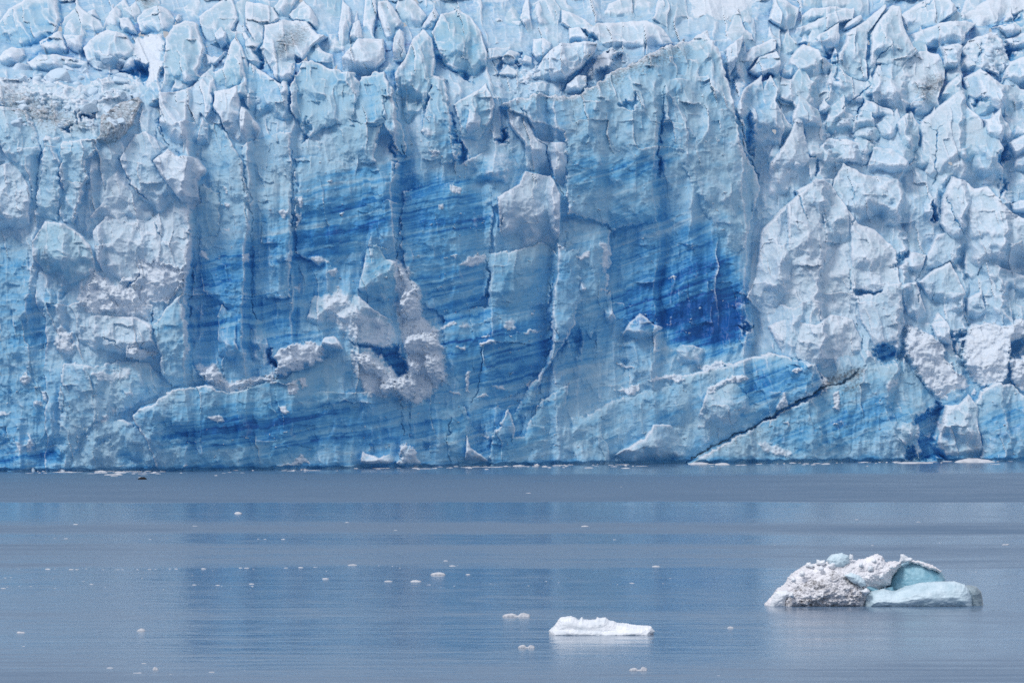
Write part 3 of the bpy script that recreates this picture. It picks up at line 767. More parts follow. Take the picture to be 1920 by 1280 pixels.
H += 2.6 * facets((PX + 1.6 * wq) / 84, (PY + 2.5 * wq) / 190, 631, 2.2, .6) * smooth((PY - 150) / 100)
BLUE = .20 + .13 * smooth((190 - PY) / 60) + .06 * np.maximum(MID, LOW)
SNOW = .32 - .28 * np.maximum(MID, LOW)
DIRT = np.zeros(PX.shape)
TEAL = np.full(PX.shape, .1)
LAB = np.zeros(PX.shape, np.int32)
NAMES = ["ice_face"]


def blur(a, r):
    for ax in (0, 1):
        p = np.pad(a, [(r + 1, r) if i == ax else (0, 0) for i in (0, 1)], mode="edge")
        c = np.cumsum(p, axis=ax)
        n_ = a.shape[ax]
        a = (np.take(c, np.arange(2 * r + 1, 2 * r + 1 + n_), axis=ax) - np.take(c, np.arange(0, n_), axis=ax)) / (2 * r + 1)
    return a


def window(P, pad):
    xs, ys = [p[0] for p in P], [p[1] for p in P]
    c0, c1 = np.searchsorted(PXS, [min(xs) - pad, max(xs) + pad])
    r0, r1 = np.searchsorted(PYS, [min(ys) - pad, max(ys) + pad])
    return slice(max(r0, 0), min(r1 + 1, NR)), slice(max(c0, 0), min(c1 + 1, NC))


# the crowd of spires standing behind the traced ones along the top
SPIRES = []
for row_y, f_row, xs_ in ((36, -4, (120, 860)), (30, -5, (1380, 1940)), (78, -1, (100, 740)), (80, -1, (1395, 1940)), (122, 3, (250, 620)),
                          (128, 2.5, (1400, 1930)), (178, 4.5, (1420, 1930)), (168, 5.5, (300, 640)), (232, 6, (1430, 1930)), (300, 6.5, (1450, 1930)), (28, -4, (920, 1060))):
    xx = xs_[0] + RNG.uniform(-20, 10)
    while xx < xs_[1]:
        w_ = RNG.uniform(24, 62)
        h_ = w_ * RNG.uniform(1.0, 2.1)
        yb = row_y + RNG.uniform(-14, 18) + 22
        pk = RNG.uniform(-.28, .34) * w_
        q_ = [(-.55, .0), (-.52, -.35), (RNG.uniform(-.42, -.3), -.62), (pk / w_ - RNG.uniform(.06, .16), -.93), (pk / w_, -1.08), (pk / w_ + RNG.uniform(.05, .12), -.82),
              (pk / w_ * .5 + RNG.uniform(.18, .3), -.58), (RNG.uniform(.36, .5), -.5), (.55, -.2), (.5, .05), (.1, .18)]
        SPIRES.append("P ice_spire f=%.1f b=3.5 r=14 bl=%.2f sn=%.2f t=%.1f u=5 : " % (f_row + RNG.uniform(-.6, 1.2), RNG.uniform(.12, .26), RNG.uniform(.15, .55), RNG.uniform(0, .4))
                      + " ".join("%.1f,%.1f" % (xx + a_ * w_, yb + b_ * h_) for a_, b_ in q_))
        xx += w_ * RNG.uniform(.75, 1.35)
for n, line in enumerate(SPIRES + [l for l in SLABS.strip().splitlines() if l.strip()]):
    head, body = line.split(" : ")
    tok = head.split()
    reg, name = tok[0], tok[1]
    q = dict(DEF[name])
    for t in tok[2:]:
        k_, v_ = t.split("=")
        q[k_] = v_ if k_ == "k" else float(v_)
    P = pts(reg, body)
    sl = window(P, 14)
    x, y = PX[sl], PY[sl]
    wf = .38 if name in ("pinnacle", "serac", "ice_slab", "ice_spire") else 1.0
    d = poly_sdf(x + (WX[sl] - x) * wf, y + (WY[sl] - y) * wf, P)
    ox, oy = RNG.uniform(-4000, 4000, 2)
    cx, cy = np.mean([p[0] for p in P]), np.mean([p[1] for p in P])
    gx = RNG.uniform(-1.2, 1.2)
    det = detail(q["k"], x + ox, y + oy, ACROSS[sl] + oy, 100 + n * 7)
    bb = q["b"] * (.55 if q["k"] in ("wall", "band", "slab", "flute") else .8)
    f_ = max(q["f"], -4.6)
    if q["k"] == "snow":
        d = d + 10 * fbm((x + ox) / 24, (y + oy) / 24, 5, 59, .68)
        bb *= .5
        f_ -= 1.5
    f_ = 6 + (f_ - 6) * (.85 if reg == "F" else .68) if f_ > 6 else f_
    dm = max(8.0, min(60.0, d.max()))
    prof = 1 - np.exp(-np.maximum(d, 0) / (q["r"] * 1.2))
    if name in ("pinnacle", "serac", "ice_spire"):
        dd_ = d + 5 * fbm((x + ox) / 26, (y + oy) / 26, 3, 57)
        # a few broken planes meeting in sharp arrises
        ux, uy = (x - cx) / dm + .25 * fbm((x + ox) / 22, (y + oy) / 22, 3, 57), (y - cy) / dm + .25 * fbm((x + ox) / 22, (y + oy) / 22, 3, 60)
        a0 = RNG.uniform(0, 6.28)
        pl = np.full(x.shape, .55)
        for kf in range(5):
            an = a0 + kf * 1.2566 + RNG.uniform(-.45, .45)
            pl = np.minimum(pl, RNG.uniform(.25, .85) - RNG.uniform(.5, 1.25) * (np.cos(an) * ux + np.sin(an) * uy))
        prof = .2 * prof + .3 * np.clip(dd_ / dm, 0, 1) + 1.0 * np.maximum(pl, -1.2)
    ylo, yhi = min(p[1] for p in P), max(p[1] for p in P)
    sink = q.get("u", 5.6 if name in ("serac", "pinnacle", "ice_slab") else (1.5 if q["k"] == "snow" else .8))
    top = name in ("serac", "pinnacle", "ice_spire", "ice_slab") and cy < 300
    sink = sink - .8 if top else sink
    f_ = f_ - sink * smooth(((y - ylo) / (yhi - ylo) - (.50 if top else .45) + .25 * fbm((x + ox) / 40, (y + oy) / 40, 2, 56)) / .55)
    f_ = f_ - q.get("v", 0) * smooth(.7 - (y - ylo) / (yhi - ylo) / .6)
    h = f_ + .75 * bb * prof + gx * (x - cx) / 60 + q["g"] * (y - cy) / 40 + (.55 if q["k"] != "rubble" else .9) * det - .6
    m = (d > 0) & (h > H[sl])
    edge = smooth((d + .5) / (7.0 if q["k"] == "snow" else 2.2 if q["k"] == "ice" else 3.0))
    H[sl] = np.where(m, H[sl] + (h - H[sl]) * edge, H[sl])
    LAB[sl] = np.where(m, len(NAMES), LAB[sl])
    NAMES.append(name)
    mott = .10 * fbm((x + ox) / 30, (y + oy) / 30, 3, 55)
    if q["k"] == "snow":                     # drifts thin out at their rims
        mk = m * smooth(d / 11 + .7 * fbm((x + ox) / 9, (y + oy) / 9, 3, 52))
    else:
        mk = m * 1.0
    BLUE[sl] = BLUE[sl] * (1 - mk) + mk * ((q["bl"] if q["bl"] < .24 else .24 + (q["bl"] - .24) * .30) + mott)
    SNOW[sl] = SNOW[sl] * (1 - mk) + mk * (q["sn"] * (1 if q["k"] == "snow" else .62) + .18 * fbm((x + ox) / 40, (y + oy) / 40, 3, 58))
    DIRT[sl] = np.where(m, q["d"], DIRT[sl])
    TEAL[sl] = np.where(m, q["t"], TEAL[sl])

def slide(a, r, fn):
    for ax in (0, 1):
        o_ = a
        for k_ in range(1, r + 1):
            p = np.roll(a, k_, ax)
            n_ = np.roll(a, -k_, ax)
            o_ = fn(o_, fn(p, n_))
        a = o_
    return a


# the great upright folds of the wall: each rises slowly and breaks off at a vertical edge
fold_x = [250, 300, 350, 359, 400, 462, 474, 520, 548, 557, 640, 735, 749, 800, 850, 905, 925, 1000, 1030, 1043, 1120, 1141, 1228, 1241, 1300, 1395, 1413, 1450, 1500]
fold_h = [0, 1.5, 3.2, -1.4, 0, 2.6, -1.4, .2, 1.4, -.8, .6, 3.8, -2.4, -.4, 1.2, -.2, 2.2, .6, -1.7, 2.9, 1.0, -.8, 1.0, -1.6, 1.0, 2.8, -2.2, 0, 0]
fold_w = 16 * fbm(PX / 300, PY / 130, 3, 641) + 4 * fbm(PX / 40, PY / 22, 3, 642)
FOLD = np.interp(PX + fold_w, fold_x, fold_h) * smooth((PY - 110) / 110) * (1 - .75 * smooth((PY - 640) / 110))
right_x = [1440, 1535, 1548, 1600, 1690, 1702, 1760, 1800, 1812, 1880, 1893, 1960]
right_h = [0, 2.4, -1.5, 0, 2.6, -1.6, .4, 2.0, -1.2, 2.0, -1.4, 0]
FOLD += np.interp(PX + 2.6 * fold_w, right_x, right_h) * smooth((PY - 60) / 80) * (1 - .5 * smooth((PY - 640) / 110)) * .8
left_x = [-20, 60, 72, 118, 130, 178, 190, 250]
left_h = [0, 2.0, -1.2, 1.6, -1.2, 1.8, -1.0, 0]
FOLD += np.interp(PX + 1.4 * fold_w, left_x, left_h) * smooth((PY - 270) / 60) * (1 - .8 * smooth((PY - 560) / 120)) * .6
FOLD *= 1 - .75 * smooth((PX - 670) / 40) * smooth((860 - PX) / 40) * smooth((PY - 440) / 50)
H += FOLD * fine_zone * (1 - .6 * np.clip(SNOW - .5, 0, .5) * 2)
crumb = smooth((fbm(PX / 21, (PY + .12 * PX) / 10, 5, 651, .68) - .38) * 8) * np.maximum(smooth((fbm(PX / 130, PY / 80, 2, 661) + .02) * 6), smooth((PX - 680) / 50) * smooth((880 - PX) / 50) * smooth((PY - 480) / 40)) * np.maximum(MID, LOW) * fine_zone
H += .45 * crumb
SNOW = np.maximum(SNOW, .95 * crumb)
BLUE -= .8 * crumb * np.clip(BLUE, 0, 1)
H += MICRO * ROUGHER + GLOBAL
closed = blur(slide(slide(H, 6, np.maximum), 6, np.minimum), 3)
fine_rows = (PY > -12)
BLUE += .16 * smooth((closed - H - 1.2) / 3.5) * fine_rows          # the ice colour turns bluer with depth inside crevasses
lim = 1.1 + 2.6 * np.clip(smooth((230 - PY) / 60) + smooth((PX - 1420) / 50), 0, 1)
H = np.where(fine_rows, np.maximum(H, closed - lim), H)

# the freshly broken middle of the wall: spalled plates and pale vertical veils of powder
pw = 7 * fbm(PX / 30, PY / 30, 3, 401)
x0_, y0_ = (PX + pw) / 58, (PY - pw) / 74


def cells(x, y, seed):
    bx_, by_ = np.floor(x), np.floor(y)
    best, val = None, None
    for oy in (-1, 0, 1):
        for ox in (-1, 0, 1):
            cx, cy = bx_ + ox, by_ + oy
            d_ = (x - cx - _hash(cx, cy, seed)) ** 2 + (y - cy - _hash(cx, cy, seed + 1)) ** 2
            v_ = _hash(cx, cy, seed + 2)
            if best is None:
                best, val = d_, v_
            else:
                val = np.where(d_ < best, v_, val)
                best = np.minimum(best, d_)
    return val - .5


plates = .55 * cells(x0_, y0_, 411) + .45 * cells(x0_ * 2.3, y0_ * 1.9, 421)
veil = fbm(PX / 24, PY / 170, 4, 431)
fresh = np.clip((BLUE - .2) * 4, 0, 1) * (1 - np.clip(SNOW, 0, 1))
BLUE += fresh * (.32 * plates + .32 * veil - .03)
TEAL += fresh * .25 * np.clip(.3 - plates, 0, 1)
H += fresh * .7 * plates

soft_x = PX + 9 * fbm(PX / 45, PY / 22, 3, 61)
soft_y = PY + 9 * fbm(PX / 45, PY / 22, 3, 62)
for line in BLUES.strip().splitlines():
    head, body = line.split(" : ")
    reg, fe, am = head.split()
    P = pts(reg, body)
    sl = window(P, float(fe) + 15)
    cxb = np.mean([p[0] for p in P])
    d = poly_sdf(soft_x[sl], soft_y[sl], P)
    white = 1 - .8 * np.clip(SNOW[sl], 0, 1)
    BLUE[sl] += (.92 if cxb > 1120 else .62) * float(am) * smooth(.5 + d / (2 * float(fe))) * white
for line in CARVES.strip().splitlines():
    head, body = line.split(" : ")
    reg, de, ro, bl = head.split()
    P = pts(reg, body)
    sl = window(P, 20)
    x, y = PX[sl], PY[sl]
    d = poly_sdf(WX[sl] + 11 * fbm(x / 26, y / 26, 4, 97), WY[sl] + 11 * fbm(x / 26, y / 26, 4, 98), P)
    soft = reg in "DE" and float(de) < 7
    k = smooth((d + 3) / (float(ro) * (1.6 if soft else .8)))
    H[sl] -= float(de) * (.28 if soft else .5) * k
    kk = smooth((d + (8 if soft else 5)) / (30 if soft else 15)) * np.clip(.85 + .6 * fbm(x / 15, y / 15, 3, 99), 0, 1)
    BLUE[sl] = BLUE[sl] * (1 - kk) + kk * np.maximum(BLUE[sl], min(.60 if soft else .78, float(bl) * .84))
    SNOW[sl] *= 1 - kk
    DIRT[sl] *= 1 - .7 * kk
for line in SNOWS.strip().splitlines():
    head, body = line.split(" : ")
    reg, fe, am, ri = head.split()
    P = pts(reg, body)
    sl = window(P, float(fe) + 15)
    x, y = PX[sl], PY[sl]
    ragged = (3.5 if float(fe) < 10 else 13) * fbm(x / (7 if float(fe) < 10 else 20), y / (6 if float(fe) < 10 else 17), 5, 91, .66)
    d = poly_sdf(WX[sl], WY[sl], P) + ragged
    k = smooth(.5 + d / float(fe)) * float(am)
    H[sl] += k * (float(ri) + .5 * facets(x / 7, y / 6, 92, .8, 1, True))
    SNOW[sl] = np.maximum(SNOW[sl], k * 1.1)
    BLUE[sl] *= 1 - .9 * k
for line in CRACKS.strip().splitlines():
    head, body = line.split(" : ")
    reg, wd, de, bl, di = head.split()
    P = pts(reg, body)
    sl = window(P, 22)
    d = line_dist(WX[sl], WY[sl], P)
    wv = float(wd) * (.75 + .5 * fbm(PX[sl] / 20, PY[sl] / 20, 2, 93))
    k = np.exp(-(d / np.maximum(wv * .8, .6)) ** 2) * (1.0 if float(di) > .9 else np.clip(.75 + 1.3 * fbm(PX[sl] / 34, PY[sl] / 34, 2, 94), .15, 1))
    H[sl] -= float(de) * .38 * k
    BLUE[sl] = np.maximum(BLUE[sl], k * float(bl) * .85)
    SNOW[sl] *= 1 - k
    DIRT[sl] = np.maximum(DIRT[sl], k * float(di))
for line in DIRTS.strip().splitlines():
    head, body = line.split(" : ")
    reg, fe, am = head.split()
    P = pts(reg, body)
    sl = window(P, float(fe) + 15)
    d = poly_sdf(soft_x[sl], soft_y[sl], P)
    DIRT[sl] = np.maximum(DIRT[sl], float(am) * smooth(.5 + d / (2 * float(fe))))


# thin sharp edges of ice scatter more light and frost over first
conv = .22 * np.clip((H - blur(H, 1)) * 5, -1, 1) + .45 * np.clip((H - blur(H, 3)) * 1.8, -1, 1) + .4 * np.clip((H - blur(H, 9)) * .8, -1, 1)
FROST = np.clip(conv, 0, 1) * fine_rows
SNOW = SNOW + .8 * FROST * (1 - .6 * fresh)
BLUE = BLUE - .26 * FROST * (1 - .1 * fresh) + .10 * np.clip(-conv, 0, 1) * fine_rows      # bluer in the hollows between the frosted edges
WLR = np.interp(PX, wl_x, wl_y)
H = H - 1.3 * np.clip(.75 + 1.2 * fbm(PX / 45, 0 * PX, 3, 573), .1, 1.4) * smooth((PY - WLR + 5 + 4 * fbm(PX / 20, PY / 20, 2, 571)) / 4)          # notch melted at the waterline
BLUE = BLUE + .16 * smooth((PY - WLR + 12 + 6 * fbm(PX / 30, PY / 30, 2, 572)) / 6)
SNOW = SNOW * (1 - .8 * smooth((PY - WLR + 9) / 6))

Y0 = D_FRONT + BACK
YS = Y0 - blur(H, 40)
GX = (PX - 960) * K * YS
GZ = CAM_H + (HORIZON - PY) * K * YS
GY = Y0 - H


# ------------------------------------------------------------------ helpers
def link(o, parent=None):
    COL.objects.link(o)
    if parent is not None:
        o.parent = parent
    return o


def empty(name, loc, label, cat, group=None):
    o = bpy.data.objects.new(name, None)
    link(o)
    o.location = loc
    o.empty_display_size = 2
    tag(o, label, cat, group)
    return o


def tag(o, label=None, cat=None, group=None, kind=None):
    for k_, v_ in (("label", label), ("category", cat), ("group", group), ("kind", kind)):
        if v_ is not None:
            o[k_] = v_


def np_mesh(name, co, quads, mat, attrs=None, tri=False):
    me = bpy.data.meshes.new(name)
    k = 3 if tri else 4
    me.vertices.add(len(co))
    me.vertices.foreach_set("co", np.ascontiguousarray(co, np.float32).ravel())
    me.loops.add(len(quads) * k)
    me.loops.foreach_set("vertex_index", np.ascontiguousarray(quads, np.int32).ravel())
    me.polygons.add(len(quads))
    me.polygons.foreach_set("loop_start", np.arange(0, len(quads) * k, k, dtype=np.int32))
    me.polygons.foreach_set("use_smooth", np.ones(len(quads), bool))
    me.update(calc_edges=True)
    for an, (ty, arr) in (attrs or {}).items():
        at = me.attributes.new(an, ty, "POINT")
        at.data.foreach_set("color" if ty == "FLOAT_COLOR" else ("vector" if ty == "FLOAT_VECTOR" else "value"),
                            np.ascontiguousarray(arr, np.float32).ravel())
    me.materials.append(mat)
    return me


class NT:
    def __init__(self, name):
        self.m = bpy.data.materials.new(name)
        self.m.use_nodes = True
        self.t = self.m.node_tree
        self.t.nodes.clear()
        self.out = self.n("ShaderNodeOutputMaterial")

    def n(self, ty, **kw):
        o = self.t.nodes.new(ty)
        for k_, v_ in kw.items():
            setattr(o, k_, v_)
        return o

    def l(self, a, b):
        self.t.links.new(a, b)

    def set(self, sock, v):
        if hasattr(v, "is_output") or isinstance(v, bpy.types.NodeSocket):
            self.l(v, sock)
        else:
            sock.default_value = v

    def math(self, op, a, b=0.0, clamp=False):
        o = self.n("ShaderNodeMath", operation=op, use_clamp=clamp)
        self.set(o.inputs[0], a)
        self.set(o.inputs[1], b)
        return o.outputs[0]

    def mix(self, f, a, b):
        o = self.n("ShaderNodeMix", data_type="RGBA")
        self.set(o.inputs[0], f)
        self.set(o.inputs[6], a)
        self.set(o.inputs[7], b)
        return o.outputs[2]

    def noise(self, vec, scale, detail=3.0, rough=.55):
        o = self.n("ShaderNodeTexNoise")
        self.l(vec, o.inputs["Vector"])
        o.inputs["Scale"].default_value = scale
        o.inputs["Detail"].default_value = detail
        o.inputs["Roughness"].default_value = rough
        return o.outputs["Fac"]

    def mapping(self, vec, scale):
        o = self.n("ShaderNodeMapping")
        self.l(vec, o.inputs[0])
        o.inputs["Scale"].default_value = scale
        return o.outputs[0]

    def ramp(self, fac, stops):
        o = self.n("ShaderNodeValToRGB")
        e = o.color_ramp.elements
        while len(e) < len(stops):
            e.new(.5)
        for el, (p, c) in zip(e, stops):
            el.position = p
            el.color = (*c, 1) if len(c) == 3 else c
        self.l(fac, o.inputs[0])
        return o.outputs[0]

    def bump(self, height, strength, dist, normal=None):
        o = self.n("ShaderNodeBump")
        o.inputs["Strength"].default_value = strength
        o.inputs["Distance"].default_value = dist
        self.l(height, o.inputs["Height"])
        if normal is not None:
            self.l(normal, o.inputs["Normal"])
        return o.outputs[0]


# ------------------------------------------------------------------ materials
def glacier_material():
    t = NT("glacier_ice")
    at = t.n("ShaderNodeAttribute", attribute_name="ice")
    sep = t.n("ShaderNodeSeparateColor")
    t.l(at.outputs["Color"], sep.inputs[0])
    blue, snow, dirt, teal = sep.outputs[0], sep.outputs[1], sep.outputs[2], at.outputs["Alpha"]
    bd = t.n("ShaderNodeAttribute", attribute_name="band").outputs["Vector"]     # (along, across) the layering, 100 px units
    geo = t.n("ShaderNodeNewGeometry").outputs["Position"]
    broad = t.noise(t.mapping(bd, (.13, 2.2, 1)), 1.0, 3, .55)
    thin = t.noise(t.mapping(bd, (.26, 9.5, 1)), 1.0, 4, .65)
    hair = t.noise(t.mapping(bd, (.8, 30.0, 1)), 1.0, 2, .5)
    mott = t.noise(geo, .28, 5, .62)
    fine = t.noise(geo, 1.6, 4, .65)
    s = t.math("ADD", t.math("MULTIPLY", t.math("SUBTRACT", broad, .5), 1.05), t.math("MULTIPLY", t.math("SUBTRACT", thin, .5), 1.5))
    s = t.math("ADD", s, t.math("MULTIPLY", t.math("SUBTRACT", hair, .5), .35))
    s = t.math("ADD", s, t.math("MULTIPLY", t.math("POWER", t.math("MAXIMUM", s, 0.0), 1.6), 1.1))
    vis = t.math("MULTIPLY", t.math("SUBTRACT", blue, .17), 2.4, True)               # layers show only where the ice is blue
    b = t.math("ADD", blue, t.math("MULTIPLY", s, vis))
    b = t.math("ADD", b, t.math("MULTIPLY", t.math("SUBTRACT", mott, .5), .34))
    b = t.math("ADD", b, t.math("MULTIPLY", t.math("SUBTRACT", fine, .5), .14))
    ice = t.ramp(b, [(0.0, (.71, .83, .90)), (.16, (.57, .78, .90)), (.34, (.36, .655, .87)), (.55, (.15, .475, .79)),
                     (.78, (.045, .285, .64)), (1.0, (.011, .12, .43))])
    tealc = t.ramp(b, [(0.0, (.60, .75, .81)), (.2, (.45, .69, .79)), (.45, (.21, .56, .78)), (.75, (.04, .29, .64)), (1.0, (.010, .12, .43))])
    c = t.mix(t.math("MULTIPLY", teal, 1.2, True), ice, tealc)
    sn = t.math("ADD", t.math("MULTIPLY", snow, 1.25), t.math("MULTIPLY", t.math("SUBTRACT", mott, .5), 1.1))
    sn = t.math("ADD", sn, t.math("MULTIPLY", t.math("SUBTRACT", fine, .5), .7))
    nz = t.n("ShaderNodeSeparateXYZ")
    t.l(t.n("ShaderNodeNewGeometry").outputs["Normal"], nz.inputs[0])
    sn = t.math("ADD", sn, t.math("MULTIPLY", t.math("MAXIMUM", t.math("SUBTRACT", nz.outputs[2], .35), 0.0), .15))   # snow lies on upward faces
    sn = t.math("MULTIPLY", t.math("SUBTRACT", sn, .25), 1.5, True)
    snc = t.ramp(fine, [(.3, (.70, .785, .88)), (.7, (.86, .895, .94))])
    c = t.mix(t.math("MULTIPLY", sn, .85), c, snc)
    grit = t.noise(geo, 2.6, 6, .72)
    dv = t.math("SUBTRACT", t.math("ADD", t.math("MULTIPLY", dirt, .95), t.math("MULTIPLY", t.math("SUBTRACT", grit, .5), 2.2)), .30)
    dv = t.math("MULTIPLY", t.math("MULTIPLY", dv, 1.5, True), t.math("MULTIPLY", dirt, 4.0, True))
    c = t.mix(t.math("MULTIPLY", dv, .9), c, (.085, .066, .056, 1))
    p = t.n("ShaderNodeBsdfPrincipled")
    t.l(c, p.inputs["Base Color"])
    t.l(t.ramp(b, [(0.1, (.75,) * 3), (.6, (.42,) * 3)]), p.inputs["Roughness"])
    p.inputs["IOR"].default_value = 1.31
    b1 = t.noise(geo, 3.2, 5, .65)
    n1 = t.bump(b1, .30, .16)
    n2 = t.bump(thin, .06, .2, n1)
    t.l(n2, p.inputs["Normal"])
    tr = t.n("ShaderNodeBsdfTranslucent")                        # light soaks through the ice and comes out blue
    t.l(t.mix(.55, c, (.30, .64, .95, 1)), tr.inputs["Color"])
    t.l(n2, tr.inputs["Normal"])
    ms = t.n("ShaderNodeMixShader")
    t.l(t.math("MULTIPLY", t.math("SUBTRACT", 1.0, t.math("MULTIPLY", sn, .45)), .34), ms.inputs[0])
    t.l(p.outputs[0], ms.inputs[1])
    t.l(tr.outputs[0], ms.inputs[2])
    t.l(ms.outputs[0], t.out.inputs[0])
    return t.m


def berg_material(name, base, dark=None, dirt=0.0, rough=.55, scale=1.0, trans=0.0):
    t = NT(name)
    oc = t.n("ShaderNodeTexCoord").outputs["Object"]
    a = t.noise(oc, 1.2 * scale, 5, .6)
    f = t.noise(oc, 7.0 * scale, 4, .65)
    c = t.ramp(a, [(.35, tuple(v * .86 for v in (dark or base))), (.65, base)])
    if dirt > 0:
        g = t.noise(oc, 4.5 * scale, 6, .75)
        g2 = t.noise(t.mapping(oc, (1, 1, 1.3)), 1.3 * scale, 3, .5)
        dv = t.math("ADD", t.math("MULTIPLY", t.math("SUBTRACT", g, .5), 2.6), t.math("MULTIPLY", t.math("SUBTRACT", g2, .5), 1.2))
        dv = t.math("MULTIPLY", t.math("ADD", dv, dirt - .5), 1.7, True)
        c = t.mix(t.math("MULTIPLY", dv, .93), c, (.035, .032, .034, 1))
    p = t.n("ShaderNodeBsdfPrincipled")
    t.l(c, p.inputs["Base Color"])
    p.inputs["Roughness"].default_value = rough
    p.inputs["IOR"].default_value = 1.31
    p.inputs["Transmission Weight"].default_value = trans
    n1 = t.bump(f, .5, .06 / scale)
    t.l(n1, p.inputs["Normal"])
    t.l(p.outputs[0], t.out.inputs[0])
    return t.m


def water_material():
    t = NT("fjord_water")
    geo = t.n("ShaderNodeNewGeometry").outputs["Position"]
    rip = t.n("ShaderNodeAttribute", attribute_name="ripple").outputs["Fac"]
    p = t.n("ShaderNodeBsdfPrincipled")
    p.inputs["Base Color"].default_value = (.08, .148, .24, 1)
    p.inputs["IOR"].default_value = 1.333
    p.inputs["Specular IOR Level"].default_value = .5
    t.l(t.math("ADD", t.math("MULTIPLY", t.math("POWER", rip, 1.5), .60), t.math("ADD", .085, t.math("MULTIPLY", t.math("SUBTRACT", t.noise(t.mapping(geo, (.30, .20, 1)), 1.0, 3, .6), .47), .30, True))), p.inputs["Roughness"])
    m1 = t.mapping(geo, (.50, .36, 1))
    n_a = t.noise(m1, 1.0, 3, .6)
    n_b = t.noise(t.mapping(geo, (3.2, 2.4, 1)), 1.0, 2, .5)
    n_c = t.noise(t.mapping(geo, (.10, .17, 1)), 1.0, 3, .5)
    hgt = t.math("ADD", t.math("MULTIPLY", n_a, .085), t.math("ADD", t.math("MULTIPLY", n_b, .02), t.math("MULTIPLY", n_c, .09)))
    hgt = t.math("MULTIPLY", hgt, t.math("ADD", t.math("MULTIPLY", rip, 2.0), .34))
    t.l(t.bump(hgt, 1.0, 1.0), p.inputs["Normal"])
    t.l(p.outputs[0], t.out.inputs[0])
    return t.m


M_ICE = glacier_material()
M_WATER = water_material()
M_WHITE = berg_material("white_ice", (.86, .88, .91), (.74, .80, .86), rough=.6)
M_PALE = berg_material("pale_blue_ice", (.66, .79, .86), (.54, .71, .80), rough=.35)
M_TEAL = berg_material("teal_ice", (.42, .65, .74), (.22, .47, .60), rough=.3)
M_SNOWY = berg_material("old_snow", (.86, .86, .89), (.76, .76, .80), dirt=.14, rough=.8)
M_GRIT = berg_material("gritty_snow", (.84, .84, .87), (.70, .70, .74), dirt=.60, rough=.85)
M_CLEAR = berg_material("clear_ice", (.50, .62, .68), (.30, .40, .46), rough=.25, trans=.3)
M_DARK = berg_material("dark_ice", (.02, .02, .024), (.012, .012, .015), rough=.9)
M_FLOE = berg_material("floe_ice", (.66, .67, .70), (.52, .55, .61), rough=.6, scale=2.0)
M_BLOCK = berg_material("block_ice", (.66, .76, .86), (.50, .66, .80), rough=.6, scale=.35)

# ------------------------------------------------------------------ water
wy = np.concatenate([[-400, -100, 60, 150], (CAM_H / K) / np.arange(690, 180, -1.6), [930, 1100, 1500, 2600]])
wx = np.concatenate([[-1500, -600, -250], np.arange(-150, 151, 2.0), [250, 600, 1500]])
WXX, WYY = np.meshgrid(wx, wy)
row = HORIZON + (CAM_H / K) / np.maximum(WYY, 30)
col = 960 + WXX / (K * np.maximum(WYY, 30))
# wind streaks: how strongly the surface is ruffled in each band of distance
bp = [(600, .18), (884, .18), (890, .62), (902, .72), (930, .80), (939, .85), (941, .10), (962, .16), (975, .2), (986, .60), (998, .60), (1003, .18),
      (1018, .2), (1024, .45), (1050, .35), (1062, .30), (1066, .10), (1095, .10), (1120, .16), (1140, .16), (1150, .28), (1165, .2), (1200, .12), (1240, .26), (1265, .42), (1400, .4)]
wob = 4.0 * fbm(WXX / 60, WYY / 200, 2, 301)
rp = np.interp(row + wob, [b_[0] for b_ in bp], [b_[1] for b_ in bp])
side = smooth((420 - col) / 500) * smooth((row - 985) / 30) * .20 + smooth((col - 1380) / 350) * .16
rp = rp + side * (row > 938) + .14 * fbm(WXX / 26, row / 5, 3, 303) + .10 * fbm(WXX / 9, row / 3, 2, 305)
rp = rp + (rp > .4) * .30 * fbm(WXX / 14, row / 4, 3, 307)
rp = np.clip(rp, 0.0, 1.0)
nr, nc = WXX.shape
iq = np.arange(nr * nc).reshape(nr, nc)
quads = np.stack([iq[:-1, :-1], iq[:-1, 1:], iq[1:, 1:], iq[1:, :-1]], -1).reshape(-1, 4)
water = link(bpy.data.objects.new("water", np_mesh("water", np.stack([WXX, WYY, np.zeros_like(WXX)], -1).reshape(-1, 3), quads, M_WATER,
                                                    {"ripple": ("FLOAT", rp)})))
tag(water, "calm grey blue fjord water with bands of wind ripples", "water", kind="structure")

# ------------------------------------------------------------------ glacier: one thing, cut into its seracs, walls and heaps
glacier = empty("glacier", (0, 795, 0), "towering blue and white glacier front rising from the water", "glacier")
ids = np.arange(NR * NC).reshape(NR, NC)
Q = np.stack([ids[:-1, :-1], ids[1:, :-1], ids[1:, 1:], ids[:-1, 1:]], -1).reshape(-1, 4)
FL = np.stack([LAB[:-1, :-1], LAB[1:, :-1], LAB[1:, 1:], LAB[:-1, 1:]], -1).max(-1).reshape(-1)
CO = np.stack([GX, GY - 795, GZ], -1).reshape(-1, 3)
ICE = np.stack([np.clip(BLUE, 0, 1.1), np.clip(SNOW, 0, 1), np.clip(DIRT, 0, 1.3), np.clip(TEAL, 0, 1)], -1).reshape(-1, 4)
BAND = np.stack([ALONG / 100, ACROSS / 100 + .10 * plates + .006 * FOLD, 0 * PX], -1).reshape(-1, 3)
